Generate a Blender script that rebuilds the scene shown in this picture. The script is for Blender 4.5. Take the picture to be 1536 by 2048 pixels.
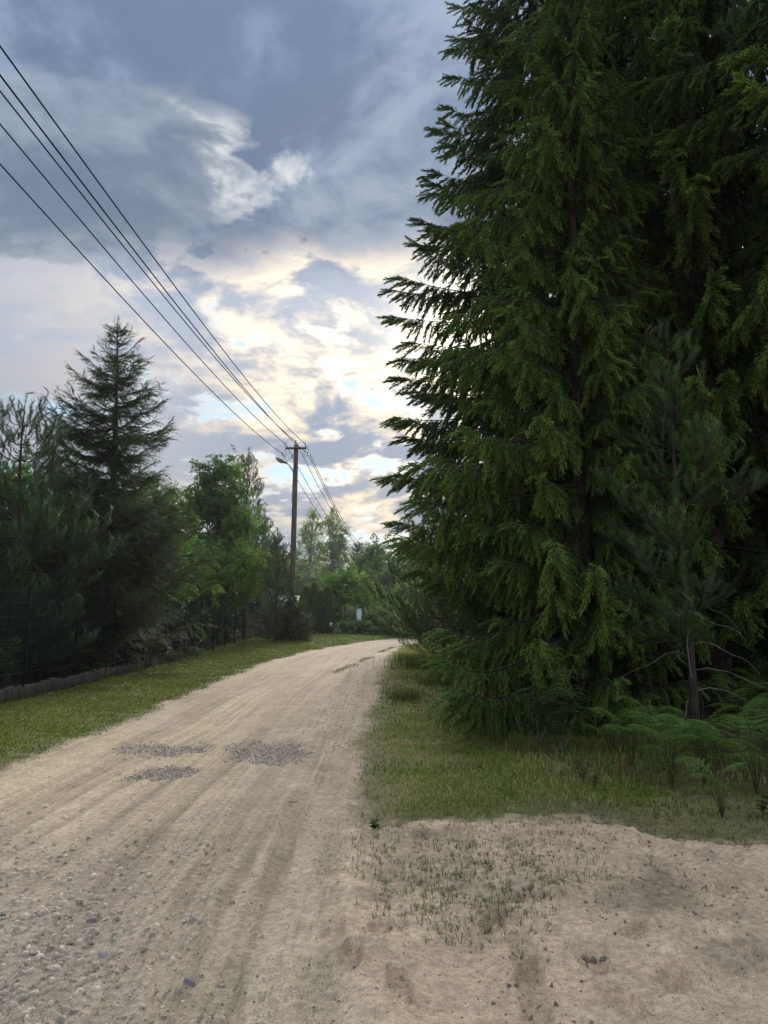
import bpy, math, random
import numpy as np
from mathutils import Vector, Matrix

# ------------------------------------------------------------------ clear
for o in list(bpy.data.objects):
    bpy.data.objects.remove(o, do_unlink=True)
scene = bpy.context.scene
COL = scene.collection
R = math.radians

# ------------------------------------------------------------------ camera
CAM_H = 1.6
PITCH = math.atan(206 / 1539.0)
cd = bpy.data.cameras.new("camera")
cam = bpy.data.objects.new("camera", cd)
COL.objects.link(cam)
cam.location = (0, 0, CAM_H)
cam.rotation_euler = (math.pi / 2 + PITCH, 0, 0)
cd.sensor_fit = 'VERTICAL'
cd.sensor_height = 34.6
cd.lens = 26.0
cd.clip_start = 0.05
cd.clip_end = 3000
scene.camera = cam

# ------------------------------------------------------------------ world sky with broken cloud
SUN_AZ = R(6.0)        # to the right of +Y
SUN_EL = R(20.0)
SUN_DIR = Vector((math.sin(SUN_AZ) * math.cos(SUN_EL), math.cos(SUN_AZ) * math.cos(SUN_EL), math.sin(SUN_EL)))

world = bpy.data.worlds.new("World")
scene.world = world
world.use_nodes = True
wt = world.node_tree
wt.nodes.clear()


class NT:
    """small helper for node graphs"""
    def __init__(self, tree):
        self.t = tree

    def n(self, kind, **kw):
        nd = self.t.nodes.new(kind)
        for k, v in kw.items():
            setattr(nd, k, v)
        return nd

    def link(self, a, b):
        self.t.links.new(a, b)

    def val(self, sock, v):
        if hasattr(v, 'is_linked') or hasattr(v, 'links'):
            self.link(v, sock)
        else:
            sock.default_value = v

    def math(self, op, a, b=0.0, c=None, clamp=False):
        nd = self.n('ShaderNodeMath', operation=op)
        nd.use_clamp = clamp
        self.val(nd.inputs[0], a)
        self.val(nd.inputs[1], b)
        if c is not None:
            self.val(nd.inputs[2], c)
        return nd.outputs[0]

    def vmath(self, op, a, b=(0, 0, 0)):
        nd = self.n('ShaderNodeVectorMath', operation=op)
        self.val(nd.inputs[0], a)
        self.val(nd.inputs[1], b)
        return nd.outputs['Value'] if op in ('DOT_PRODUCT', 'LENGTH', 'DISTANCE') else nd.outputs[0]

    def noise(self, vec, scale, detail=4, rough=.5, dist=0.0, lac=2.0):
        nd = self.n('ShaderNodeTexNoise')
        nd.inputs['Scale'].default_value = scale
        nd.inputs['Detail'].default_value = detail
        nd.inputs['Roughness'].default_value = rough
        nd.inputs['Distortion'].default_value = dist
        nd.inputs['Lacunarity'].default_value = lac
        if vec is not None:
            self.link(vec, nd.inputs['Vector'])
        return nd.outputs['Fac'], nd.outputs['Color']

    def maprange(self, v, a, b, c=0.0, d=1.0, smooth=True):
        nd = self.n('ShaderNodeMapRange')
        nd.interpolation_type = 'SMOOTHSTEP' if smooth else 'LINEAR'
        self.val(nd.inputs['Value'], v)
        for nm, x in (('From Min', a), ('From Max', b), ('To Min', c), ('To Max', d)):
            self.val(nd.inputs[nm], x)
        return nd.outputs[0]

    def mix(self, f, a, b, mode='MIX'):
        nd = self.n('ShaderNodeMix', data_type='RGBA', blend_type=mode)
        nd.clamp_factor = True
        self.val(nd.inputs[0], f)
        for s, v in ((nd.inputs[6], a), (nd.inputs[7], b)):
            if isinstance(v, tuple) and len(v) == 3:
                v = (*v, 1)
            self.val(s, v)
        return nd.outputs[2]


def build_world():
    N = NT(wt)
    tc = N.n('ShaderNodeTexCoord')
    d = tc.outputs['Generated']
    sep = N.n('ShaderNodeSeparateXYZ')
    N.link(d, sep.inputs[0])
    dz = N.math('MAXIMUM', sep.outputs[2], 0.0)
    inv = N.math('DIVIDE', 1.0, N.math('ADD', dz, .24))
    px = N.math('MULTIPLY', sep.outputs[0], inv)
    py = N.math('MULTIPLY', sep.outputs[1], inv)
    comb = N.n('ShaderNodeCombineXYZ')
    N.link(px, comb.inputs[0]); N.link(py, comb.inputs[1]); comb.inputs[2].default_value = SKY_SEED
    p = comb.outputs[0]
    _, wc = N.noise(p, 1.6, 3, .5)
    warp = N.vmath('MULTIPLY', N.vmath('SUBTRACT', wc, (.5, .5, .5)), (.42, .42, 0))
    q = N.vmath('ADD', p, warp)
    big, _ = N.noise(q, 1.1, 2, .45)
    cov, _ = N.noise(q, 4.6, 10, .60)
    thick, _ = N.noise(N.vmath('ADD', q, (7.3, 2.1, 4.0)), 3.6, 10, .60)
    fine, _ = N.noise(q, 10.0, 8, .62)
    # angle to the sun
    s = N.math('MAXIMUM', N.vmath('DOT_PRODUCT', d, tuple(SUN_DIR)), 0.0)
    glow = N.math('POWER', s, 18.0)
    core = N.math('POWER', s, 380.0)
    c_in = N.math('ADD', N.math('MULTIPLY', cov, .72), N.math('MULTIPLY', fine, .28))
    # one heavy cloud bank ahead of the camera, with ragged edges
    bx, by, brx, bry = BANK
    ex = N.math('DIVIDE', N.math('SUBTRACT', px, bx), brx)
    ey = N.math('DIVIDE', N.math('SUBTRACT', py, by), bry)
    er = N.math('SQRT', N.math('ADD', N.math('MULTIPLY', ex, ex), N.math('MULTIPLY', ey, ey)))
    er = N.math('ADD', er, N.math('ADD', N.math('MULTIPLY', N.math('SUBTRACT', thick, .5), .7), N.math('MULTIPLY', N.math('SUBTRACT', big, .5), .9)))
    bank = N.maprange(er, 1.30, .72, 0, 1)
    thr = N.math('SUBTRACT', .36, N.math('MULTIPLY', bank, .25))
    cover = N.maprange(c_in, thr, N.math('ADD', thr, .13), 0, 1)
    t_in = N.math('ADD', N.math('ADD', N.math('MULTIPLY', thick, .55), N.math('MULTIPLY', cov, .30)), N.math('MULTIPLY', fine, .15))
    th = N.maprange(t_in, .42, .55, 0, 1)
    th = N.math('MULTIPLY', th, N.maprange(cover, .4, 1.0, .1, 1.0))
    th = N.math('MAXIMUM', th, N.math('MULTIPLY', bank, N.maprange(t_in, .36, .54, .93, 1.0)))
    # a tower of cumulus standing before the bank, its right flank lit
    cx, cy, crx, cry = CUMULUS
    dx = N.math('DIVIDE', N.math('SUBTRACT', N.math('ADD', px, N.math('ADD', N.math('MULTIPLY', N.math('SUBTRACT', fine, .5), .20), N.math('MULTIPLY', N.math('SUBTRACT', cov, .5), .35))), cx), crx)
    dy = N.math('DIVIDE', N.math('SUBTRACT', N.math('ADD', py, N.math('MULTIPLY', N.math('SUBTRACT', cov, .5), .25)), cy), cry)
    rad = N.math('SQRT', N.math('ADD', N.math('MULTIPLY', dx, dx), N.math('MULTIPLY', dy, dy)))
    body = N.maprange(rad, 1.05, .93, 0, 1)
    rim = N.math('MULTIPLY', N.math('MULTIPLY', body, N.maprange(rad, .80, 1.0, 0, 1)), N.maprange(dx, .72, .97, 0, 1))
    # colours
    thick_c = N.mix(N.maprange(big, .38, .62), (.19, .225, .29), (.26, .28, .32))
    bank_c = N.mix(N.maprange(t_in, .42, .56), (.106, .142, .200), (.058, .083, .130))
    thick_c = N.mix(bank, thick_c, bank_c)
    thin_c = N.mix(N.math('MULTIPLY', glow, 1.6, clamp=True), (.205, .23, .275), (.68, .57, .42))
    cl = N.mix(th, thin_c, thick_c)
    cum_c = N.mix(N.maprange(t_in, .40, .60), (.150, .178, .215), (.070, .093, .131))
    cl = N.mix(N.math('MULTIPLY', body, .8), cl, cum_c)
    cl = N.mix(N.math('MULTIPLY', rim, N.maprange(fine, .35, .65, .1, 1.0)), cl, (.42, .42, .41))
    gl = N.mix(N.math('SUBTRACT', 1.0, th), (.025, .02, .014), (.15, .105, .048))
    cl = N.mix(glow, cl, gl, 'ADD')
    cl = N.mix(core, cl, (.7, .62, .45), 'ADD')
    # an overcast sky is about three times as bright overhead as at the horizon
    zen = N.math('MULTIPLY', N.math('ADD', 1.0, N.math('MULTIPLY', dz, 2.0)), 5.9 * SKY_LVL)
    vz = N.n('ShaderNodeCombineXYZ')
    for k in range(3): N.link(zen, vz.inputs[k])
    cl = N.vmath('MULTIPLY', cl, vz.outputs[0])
    sky = N.n('ShaderNodeTexSky', sky_type='NISHITA')
    sky.sun_disc = False
    sky.sun_elevation = SUN_EL
    sky.sun_rotation = SUN_AZ
    sky.air_density = 1.0
    sky.dust_density = .6
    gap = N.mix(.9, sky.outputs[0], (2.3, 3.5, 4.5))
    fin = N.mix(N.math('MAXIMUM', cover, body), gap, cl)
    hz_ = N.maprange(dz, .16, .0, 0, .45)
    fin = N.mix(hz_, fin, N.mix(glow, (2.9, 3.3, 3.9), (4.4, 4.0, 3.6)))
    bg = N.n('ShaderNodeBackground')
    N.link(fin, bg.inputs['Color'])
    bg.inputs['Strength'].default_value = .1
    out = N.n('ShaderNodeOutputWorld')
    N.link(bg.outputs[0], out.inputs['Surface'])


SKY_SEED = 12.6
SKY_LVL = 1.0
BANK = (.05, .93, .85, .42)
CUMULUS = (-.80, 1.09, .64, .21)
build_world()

# ------------------------------------------------------------------ sun behind cloud: weak and very soft
sl = bpy.data.lights.new("sun", 'SUN')
sl.energy = 2.0
sl.angle = R(20)
sl.color = (1.0, .93, .82)
sun = bpy.data.objects.new("sun", sl)
COL.objects.link(sun)
sun.rotation_euler = (-SUN_DIR).to_track_quat('-Z', 'Y').to_euler()

scene.view_settings.view_transform = 'Standard'
scene.view_settings.look = 'None'
scene.view_settings.exposure = 1.1
scene.view_settings.gamma = 1.0
scene.view_settings.use_curve_mapping = False
scene.render.engine = 'CYCLES'
scene.cycles.max_bounces = 5
scene.cycles.diffuse_bounces = 4
scene.cycles.transparent_max_bounces = 4
scene.cycles.use_denoising = True


# ------------------------------------------------------------------ where a line of sight meets the place (metres)
def ray(px, py):
    cp, sp = math.cos(PITCH), math.sin(PITCH)
    u = (1024 - py) / 1539.0
    return (px - 768) / 1539.0, cp - u * sp, sp + u * cp


def G(px, py, z=0.0):
    a, b, c = ray(px, py)
    t = (z - CAM_H) / c
    return a * t, b * t


def AT(px, py, Y):
    a, b, c = ray(px, py)
    return a / b * Y, CAM_H + c / b * Y


# ------------------------------------------------------------------ numpy helpers
def rng(seed):
    return np.random.default_rng(seed)


def _h(ix, iy, seed):
    n = (ix.astype(np.int64) * 374761393 + iy.astype(np.int64) * 668265263 + seed * 974711) & 0xFFFFFFFF
    n = ((n ^ (n >> 13)) * 1274126177) & 0xFFFFFFFF
    n = n ^ (n >> 16)
    return (n & 0xFFFFFF) / float(0xFFFFFF)


def vnoise(x, y, seed=0):
    x = np.asarray(x, float); y = np.asarray(y, float)
    ix = np.floor(x); iy = np.floor(y)
    fx = x - ix; fy = y - iy
    fx = fx * fx * (3 - 2 * fx); fy = fy * fy * (3 - 2 * fy)
    a = _h(ix, iy, seed); b = _h(ix + 1, iy, seed); c = _h(ix, iy + 1, seed); d = _h(ix + 1, iy + 1, seed)
    return (a * (1 - fx) + b * fx) * (1 - fy) + (c * (1 - fx) + d * fx) * fy


def fbm(x, y, seed=0, oct=4, gain=.5):
    s = 0.0; a = 1.0; t = 0.0
    for i in range(oct):
        s = s + a * vnoise(x * 2 ** i + 17.3 * i, y * 2 ** i - 9.1 * i, seed + i)
        t += a; a *= gain
    return s / t


def sstep(a, b, x):
    t = np.clip((np.asarray(x, float) - a) / (b - a), 0, 1)
    return t * t * (3 - 2 * t)


def nrm(v):
    return v / np.maximum(np.linalg.norm(v, axis=-1, keepdims=True), 1e-9)


# ------------------------------------------------------------------ mesh building
class MB:
    """collects vertices, faces of any size and a colour per vertex; build() links ONE mesh object"""
    def __init__(self):
        self.V = []; self.F = []; self.C = []; self.n = 0

    def add(self, V, F, C=None):
        V = np.asarray(V, np.float64).reshape(-1, 3)
        if C is None:
            C = np.ones((len(V), 3)) * .5
        C = np.asarray(C, float)
        if C.ndim == 1:
            C = np.broadcast_to(C, (len(V), 3))
        for f in (F if isinstance(F, (list, tuple)) else [F]):
            f = np.asarray(f, np.int64)
            if f.size:
                self.F.append(f + self.n)
        self.V.append(V); self.C.append(C.reshape(-1, 3)); self.n += len(V)

    def mesh(self, name, mat, smooth=True):
        V = np.concatenate(self.V); C = np.concatenate(self.C)
        me = bpy.data.meshes.new(name)
        me.vertices.add(len(V))
        me.vertices.foreach_set('co', V.astype(np.float32).ravel())
        loops = np.concatenate([f.ravel() for f in self.F]).astype(np.int32)
        cnt = np.concatenate([np.full(len(f), f.shape[1]) for f in self.F])
        st = np.concatenate([[0], np.cumsum(cnt)[:-1]]).astype(np.int32)
        me.loops.add(len(loops)); me.polygons.add(len(cnt))
        me.loops.foreach_set('vertex_index', loops)
        me.polygons.foreach_set('loop_start', st)
        if smooth:
            me.polygons.foreach_set('use_smooth', np.ones(len(cnt), bool))
        at = me.color_attributes.new('Col', 'FLOAT_COLOR', 'POINT')
        at.data.foreach_set('color', np.concatenate([C, np.ones((len(C), 1))], 1).astype(np.float32).ravel())
        me.update(calc_edges=True)
        me.materials.append(mat)
        return me

    def build(self, name, mat, parent=None, smooth=True):
        me = self.mesh(name, mat, smooth)
        o = bpy.data.objects.new(name, me)
        COL.objects.link(o)
        if parent is not None:
            o.parent = parent
        return o


def tag(o, label=None, cat=None, group=None, kind=None):
    if label: o['label'] = label
    if cat: o['category'] = cat
    if group: o['group'] = group
    if kind: o['kind'] = kind
    return o


def thing(name, label, cat, loc=(0, 0, 0), rz=0.0, group=None):
    o = bpy.data.objects.new(name, None)
    o.empty_display_size = .2
    COL.objects.link(o)
    o.location = loc
    o.rotation_euler = (0, 0, rz)
    return tag(o, label, cat, group)


def frames(T):
    """two unit vectors square to each direction in T"""
    up = np.zeros_like(T); up[..., 2] = 1
    m = np.abs(T[..., 2]) > .9
    up[m] = (1, 0, 0)
    a = nrm(np.cross(T, up))
    return a, np.cross(T, a)


def tubes(mb, P, Rr, sides=5, C=(.1, .07, .05), cap=False):
    """P (n,k,3) polylines, Rr (n,k) radii"""
    P = np.asarray(P, float)
    if P.ndim == 2: P = P[None]
    n, k, _ = P.shape
    Rr = np.broadcast_to(np.asarray(Rr, float), (n, k))
    T = nrm(np.gradient(P, axis=1))
    a, b = frames(T)
    ang = np.arange(sides) * 2 * math.pi / sides
    ring = P[:, :, None, :] + Rr[:, :, None, None] * (np.cos(ang)[None, None, :, None] * a[:, :, None, :] + np.sin(ang)[None, None, :, None] * b[:, :, None, :])
    idx = np.arange(n * k * sides).reshape(n, k, sides)
    nx = np.roll(idx, -1, axis=2)
    F = [np.stack([idx[:, :-1], idx[:, 1:], nx[:, 1:], nx[:, :-1]], -1).reshape(-1, 4)]
    if cap:
        F.append(idx[:, -1, ::-1].reshape(-1, sides)); F.append(idx[:, 0].reshape(-1, sides))
    C = np.asarray(C, float)
    if C.ndim == 2:
        C = np.repeat(C, k * sides, axis=0)
    mb.add(ring.reshape(-1, 3), F, C)


def shoots(mb, P, D, L, W, C0, C1, cheap=False):
    """finger-like needled shoots: blunt three-sided fingers; the cheap ones are plain cones"""
    n = len(P)
    if n == 0: return
    D = nrm(D); a, b = frames(D)
    L = np.broadcast_to(L, n)[:, None]; W = np.broadcast_to(W, n)[:, None]
    r0 = [P + D * L * .08 + W * (math.cos(k * 2.094) * a + math.sin(k * 2.094) * b) for k in range(3)]
    if cheap:
        V = np.stack(r0 + [P + D * L], 1); o = (np.arange(n) * 4)[:, None]
        F = [np.concatenate([o + np.array([[k, (k + 1) % 3, 3]]) for k in range(3)])]
        C = np.stack([C0 * .5 + C1 * .5] * 3 + [C1], 1)
    else:
        r1 = [P + D * L + W * .62 * (math.cos(k * 2.094 + .7) * a + math.sin(k * 2.094 + .7) * b) for k in range(3)]
        V = np.stack(r0 + r1, 1); o = (np.arange(n) * 6)[:, None]
        F = [np.concatenate([o + np.array([[k, (k + 1) % 3, 3 + (k + 1) % 3, 3 + k]]) for k in range(3)]), o + np.array([[3, 4, 5]])]
        C = np.stack([C0] * 3 + [C1] * 3, 1)
    mb.add(V.reshape(-1, 3), F, C.reshape(-1, 3))


def needles(mb, P, D, L, W, C):
    n = len(P)
    if n == 0: return
    D = nrm(D); a, b = frames(D)
    V = np.stack([P - a * np.broadcast_to(W, n)[:, None], P + a * np.broadcast_to(W, n)[:, None], P + D * np.broadcast_to(L, n)[:, None]], 1).reshape(-1, 3)
    mb.add(V, [np.arange(3 * n).reshape(n, 3)], np.repeat(C, 3, axis=0))


def leaves(mb, P, D, Nn, L, W, C):
    n = len(P)
    if n == 0: return
    D = nrm(D); S = nrm(np.cross(D, Nn)); Nn = np.cross(S, D)
    L = np.broadcast_to(L, n)[:, None]; W = np.broadcast_to(W, n)[:, None]
    V = np.stack([P, P + D * L * .45 + S * W + Nn * W * .25, P + D * L - Nn * L * .12, P + D * L * .45 - S * W + Nn * W * .25], 1).reshape(-1, 3)
    o = (np.arange(n) * 4)[:, None]
    F = np.concatenate([o + np.array([[0, 1, 2]]), o + np.array([[0, 2, 3]])])
    mb.add(V, [F], np.repeat(C, 4, axis=0))


def blades(mb, P, az, L, W, lean, C0, C1):
    """grass blades in two segments"""
    n = len(P)
    if n == 0: return
    ca, sa = np.cos(az), np.sin(az)
    d = np.stack([ca, sa, np.zeros(n)], 1); s = np.stack([-sa, ca, np.zeros(n)], 1)
    up = np.array([0, 0, 1.0])
    L = np.broadcast_to(L, n)[:, None]; W = np.broadcast_to(W, n)[:, None]; ln = np.broadcast_to(lean, n)[:, None]
    mid = P + up * L * .55 + d * L * ln * .25
    tip = P + up * L * (1 - .35 * ln) + d * L * ln * .9
    V = np.stack([P - s * W, P + s * W, mid - s * W * .75, mid + s * W * .75, tip], 1).reshape(-1, 3)
    o = (np.arange(n) * 5)[:, None]
    C = np.stack([C0, C0, (C0 + C1) / 2, (C0 + C1) / 2, C1], 1).reshape(-1, 3)
    mb.add(V, [o + np.array([[0, 1, 3, 2]]), o + np.array([[2, 3, 4]])], C)


def box(mb, lo, hi, C=(.5, .5, .5)):
    x0, y0, z0 = lo; x1, y1, z1 = hi
    V = [(x0, y0, z0), (x1, y0, z0), (x1, y1, z0), (x0, y1, z0), (x0, y0, z1), (x1, y0, z1), (x1, y1, z1), (x0, y1, z1)]
    mb.add(V, [np.array([[0, 3, 2, 1], [4, 5, 6, 7], [0, 1, 5, 4], [1, 2, 6, 5], [2, 3, 7, 6], [3, 0, 4, 7]])], np.array(C, float))


# ------------------------------------------------------------------ materials
def new_mat(name):
    m = bpy.data.materials.new(name)
    m.use_nodes = True
    m.node_tree.nodes.clear()
    return m, NT(m.node_tree)


def foliage_mat(name, trans=.3, rough=.55, spec=.3, inst=False):
    m, N = new_mat(name)
    at = N.n('ShaderNodeAttribute', attribute_name='Col')
    base = at.outputs['Color']
    if inst:      # every spray carries its own tint
        ti = N.n('ShaderNodeAttribute', attribute_name='tint')
        ti.attribute_type = 'INSTANCER'
        base = N.mix(1.0, base, ti.outputs['Color'], 'MULTIPLY')
    geo = N.n('ShaderNodeNewGeometry')
    f, _ = N.noise(geo.outputs['Position'], 1.7, 3, .5)
    col = N.mix(1.0, base, N.mix(f, (.72, .78, .80), (1.28, 1.22, 1.0)), 'MULTIPLY')
    b = N.n('ShaderNodeBsdfPrincipled')
    N.link(col, b.inputs['Base Color'])
    b.inputs['Roughness'].default_value = rough
    b.inputs['Specular IOR Level'].default_value = spec
    out = N.n('ShaderNodeOutputMaterial')
    if trans > 0:
        tr = N.n('ShaderNodeBsdfTranslucent')
        N.link(N.mix(1.0, col, (1.15, 1.25, .7), 'MULTIPLY'), tr.inputs['Color'])
        ms = N.n('ShaderNodeMixShader')
        ms.inputs[0].default_value = trans
        N.link(b.outputs[0], ms.inputs[1]); N.link(tr.outputs[0], ms.inputs[2])
        N.link(ms.outputs[0], out.inputs['Surface'])
    else:
        N.link(b.outputs[0], out.inputs['Surface'])
    return m


def plain_mat(name, rough=.8, spec=.3, nscale=30, lo=(.8, .8, .8), hi=(1.2, 1.2, 1.2), bump=.0, bscale=60, metal=0.0, stretch=None):
    """vertex colour times procedural mottling, with fine relief"""
    m, N = new_mat(name)
    at = N.n('ShaderNodeAttribute', attribute_name='Col')
    tc = N.n('ShaderNodeTexCoord')
    v = tc.outputs['Object']
    if stretch:
        v = N.vmath('MULTIPLY', v, stretch)
    f, _ = N.noise(v, nscale, 6, .6)
    col = N.mix(1.0, at.outputs['Color'], N.mix(N.maprange(f, .3, .7), lo, hi), 'MULTIPLY')
    b = N.n('ShaderNodeBsdfPrincipled')
    N.link(col, b.inputs['Base Color'])
    b.inputs['Roughness'].default_value = rough
    b.inputs['Metallic'].default_value = metal
    b.inputs['Specular IOR Level'].default_value = spec
    if bump:
        g, _ = N.noise(v, bscale, 5, .65)
        bp = N.n('ShaderNodeBump')
        bp.inputs['Strength'].default_value = bump
        bp.inputs['Distance'].default_value = .01
        N.link(g, bp.inputs['Height']); N.link(bp.outputs[0], b.inputs['Normal'])
    out = N.n('ShaderNodeOutputMaterial')
    N.link(b.outputs[0], out.inputs['Surface'])
    return m


def ground_mat(name, grain=.12, gscale=260, bump=.5, streak=0.0):
    m, N = new_mat(name)
    at = N.n('ShaderNodeAttribute', attribute_name='Col')
    geo = N.n('ShaderNodeNewGeometry')
    v = geo.outputs['Position']
    f, _ = N.noise(v, gscale, 3, .7)
    g, _ = N.noise(v, 22, 5, .65)
    h, _ = N.noise(v, 3.1, 4, .6)
    col = at.outputs['Color']
    k = 1 - grain * 3; j = 1 + grain * 3
    col = N.mix(1.0, col, N.mix(N.maprange(f, .3, .7), (k, k, k), (j, j, j)), 'MULTIPLY')
    col = N.mix(1.0, col, N.mix(N.maprange(g, .3, .72), (.72, .70, .68), (1.16, 1.15, 1.14)), 'MULTIPLY')
    col = N.mix(1.0, col, N.mix(N.maprange(h, .35, .65), (.93, .92, .92), (1.06, 1.06, 1.05)), 'MULTIPLY')
    f2, _ = N.noise(v, 75, 4, .7)
    col = N.mix(N.math('MULTIPLY', N.maprange(f2, .60, .72), .5), col, N.mix(1.0, col, (.50, .46, .42), 'MULTIPLY'))
    lines = None
    if streak:      # fine tyre lines drawn out along the road
        sv = N.vmath('MULTIPLY', v, (1.0, .006, 0))
        l1, _ = N.noise(sv, 42, 2, .5)
        l2, _ = N.noise(N.vmath('MULTIPLY', v, (1.0, .012, 0)), 17, 3, .5)
        pm, _ = N.noise(N.vmath('MULTIPLY', v, (1.0, .18, 0)), 1.5, 3, .55)
        lines = N.math('MULTIPLY', N.maprange(N.math('ADD', N.math('MULTIPLY', l1, .6), N.math('MULTIPLY', l2, .4)), .50, .60), N.maprange(pm, .42, .56))
        col = N.mix(N.math('MULTIPLY', lines, streak), col, N.mix(1.0, col, (.62, .60, .58), 'MULTIPLY'))
    # scattered crumbs: dark bits and pale chips
    vo = N.n('ShaderNodeTexVoronoi')
    vo.inputs['Scale'].default_value = 60
    N.link(v, vo.inputs['Vector'])
    sepc = N.n('ShaderNodeSeparateColor')
    N.link(vo.outputs['Color'], sepc.inputs[0])
    dot = N.math('MULTIPLY', N.maprange(vo.outputs['Distance'], .30, .18), N.maprange(sepc.outputs[0], .80, .82))
    col = N.mix(N.math('MULTIPLY', dot, .6), col, (.09, .075, .06))
    dot2 = N.math('MULTIPLY', N.maprange(vo.outputs['Distance'], .28, .16), N.maprange(sepc.outputs[1], .90, .92))
    col = N.mix(N.math('MULTIPLY', dot2, .55), col, (.55, .50, .44))
    b = N.n('ShaderNodeBsdfPrincipled')
    N.link(col, b.inputs['Base Color'])
    b.inputs['Roughness'].default_value = .95
    b.inputs['Specular IOR Level'].default_value = .12
    hb = N.math('ADD', N.math('MULTIPLY', g, .7), N.math('MULTIPLY', f, .3))
    if lines is not None:
        hb = N.math('SUBTRACT', hb, N.math('MULTIPLY', lines, .5))
    bp = N.n('ShaderNodeBump')
    bp.inputs['Strength'].default_value = bump
    bp.inputs['Distance'].default_value = .02
    N.link(hb, bp.inputs['Height']); N.link(bp.outputs[0], b.inputs['Normal'])
    out = N.n('ShaderNodeOutputMaterial')
    N.link(b.outputs[0], out.inputs['Surface'])
    return m


M = {}
M['ground'] = ground_mat('soil_and_turf', .14, 180, .6)
M['road'] = ground_mat('gravel_road', .12, 160, .3, .42)
M['sand'] = ground_mat('dry_sand', .10, 170, .3)
M['spruce'] = foliage_mat('spruce_needles', .2, .6, .25)
M['needle'] = foliage_mat('pine_needles', .15, .5, .35)
M['leaf'] = foliage_mat('broad_leaves', .35, .6, .2)
M['grass'] = foliage_mat('grass_blades', .3, .6, .25)
M['weed'] = foliage_mat('weed_leaves', .3, .8, .1)
M['petal'] = foliage_mat('flower_petals', .3, .7, .2)
M['bark'] = plain_mat('bark', .95, .15, 14, (.55, .55, .55), (1.4, 1.35, 1.3), .9, 40, stretch=(1, 1, .3))
M['wood'] = plain_mat('weathered_wood', .9, .2, 12, (.6, .6, .6), (1.3, 1.3, 1.3), .6, 50, stretch=(1, 1, .12))
M['metal'] = plain_mat('painted_metal', .45, .5, 25, (.85, .85, .85), (1.15, 1.15, 1.15))
M['stone'] = plain_mat('stone_chips', .85, .3, 40, (.7, .7, .7), (1.25, 1.25, 1.25), .3, 120)
M['ceramic'] = plain_mat('glazed_ceramic', .2, .5, 10)
M['wall'] = plain_mat('rendered_wall', .9, .2, 5, (.88, .88, .88), (1.08, 1.08, 1.08), .3, 80)
M['cable'] = plain_mat('cable', 1.0, .0, 5)
M['glass'] = plain_mat('window_glass', .08, .6, 3)
M['coated'] = plain_mat('plastic_coated_wire', .85, .08, 25)
M['spruce_i'] = foliage_mat('spruce_sprays', .33, .6, .25, True)
M['needle_i'] = foliage_mat('needle_sprays', .3, .55, .3, True)
M['leaf_i'] = foliage_mat('leaf_sprays', .35, .6, .2, True)


# ------------------------------------------------------------------ crowns: sprays spread by geometry nodes
def spray_group():
    ng = bpy.data.node_groups.new('spray_scatter', 'GeometryNodeTree')
    ng.interface.new_socket('Geometry', in_out='INPUT', socket_type='NodeSocketGeometry')
    ng.interface.new_socket('Geometry', in_out='OUTPUT', socket_type='NodeSocketGeometry')
    n, l = ng.nodes, ng.links
    gi = n.new('NodeGroupInput'); go = n.new('NodeGroupOutput')

    def attr(name, kind):
        a = n.new('GeometryNodeInputNamedAttribute'); a.data_type = kind; a.inputs['Name'].default_value = name
        return [o for o in a.outputs if o.name == 'Attribute' and o.enabled][0]

    def pick(k):
        c = n.new('FunctionNodeCompare'); c.data_type = 'INT'; c.operation = 'EQUAL'
        ins = [i for i in c.inputs if i.type == 'INT']
        l.new(attr('pid', 'INT'), ins[0]); ins[1].default_value = k
        sp = n.new('GeometryNodeSeparateGeometry'); sp.domain = 'POINT'
        l.new(gi.outputs[0], sp.inputs['Geometry']); l.new(c.outputs[0], sp.inputs['Selection'])
        return sp.outputs['Selection']
    jn = n.new('GeometryNodeJoinGeometry')
    for k in range(3):
        ip = n.new('GeometryNodeInstanceOnPoints')
        l.new(pick(10 + k), ip.inputs['Points']); l.new(pick(k), ip.inputs['Instance'])
        er = n.new('FunctionNodeEulerToRotation')
        l.new(attr('rot', 'FLOAT_VECTOR'), er.inputs[0]); l.new(er.outputs[0], ip.inputs['Rotation'])
        l.new(attr('scl', 'FLOAT'), ip.inputs['Scale'])
        l.new(ip.outputs[0], jn.inputs[0])
    l.new(jn.outputs[0], go.inputs[0])
    return ng


SPRAYS = spray_group()


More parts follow.
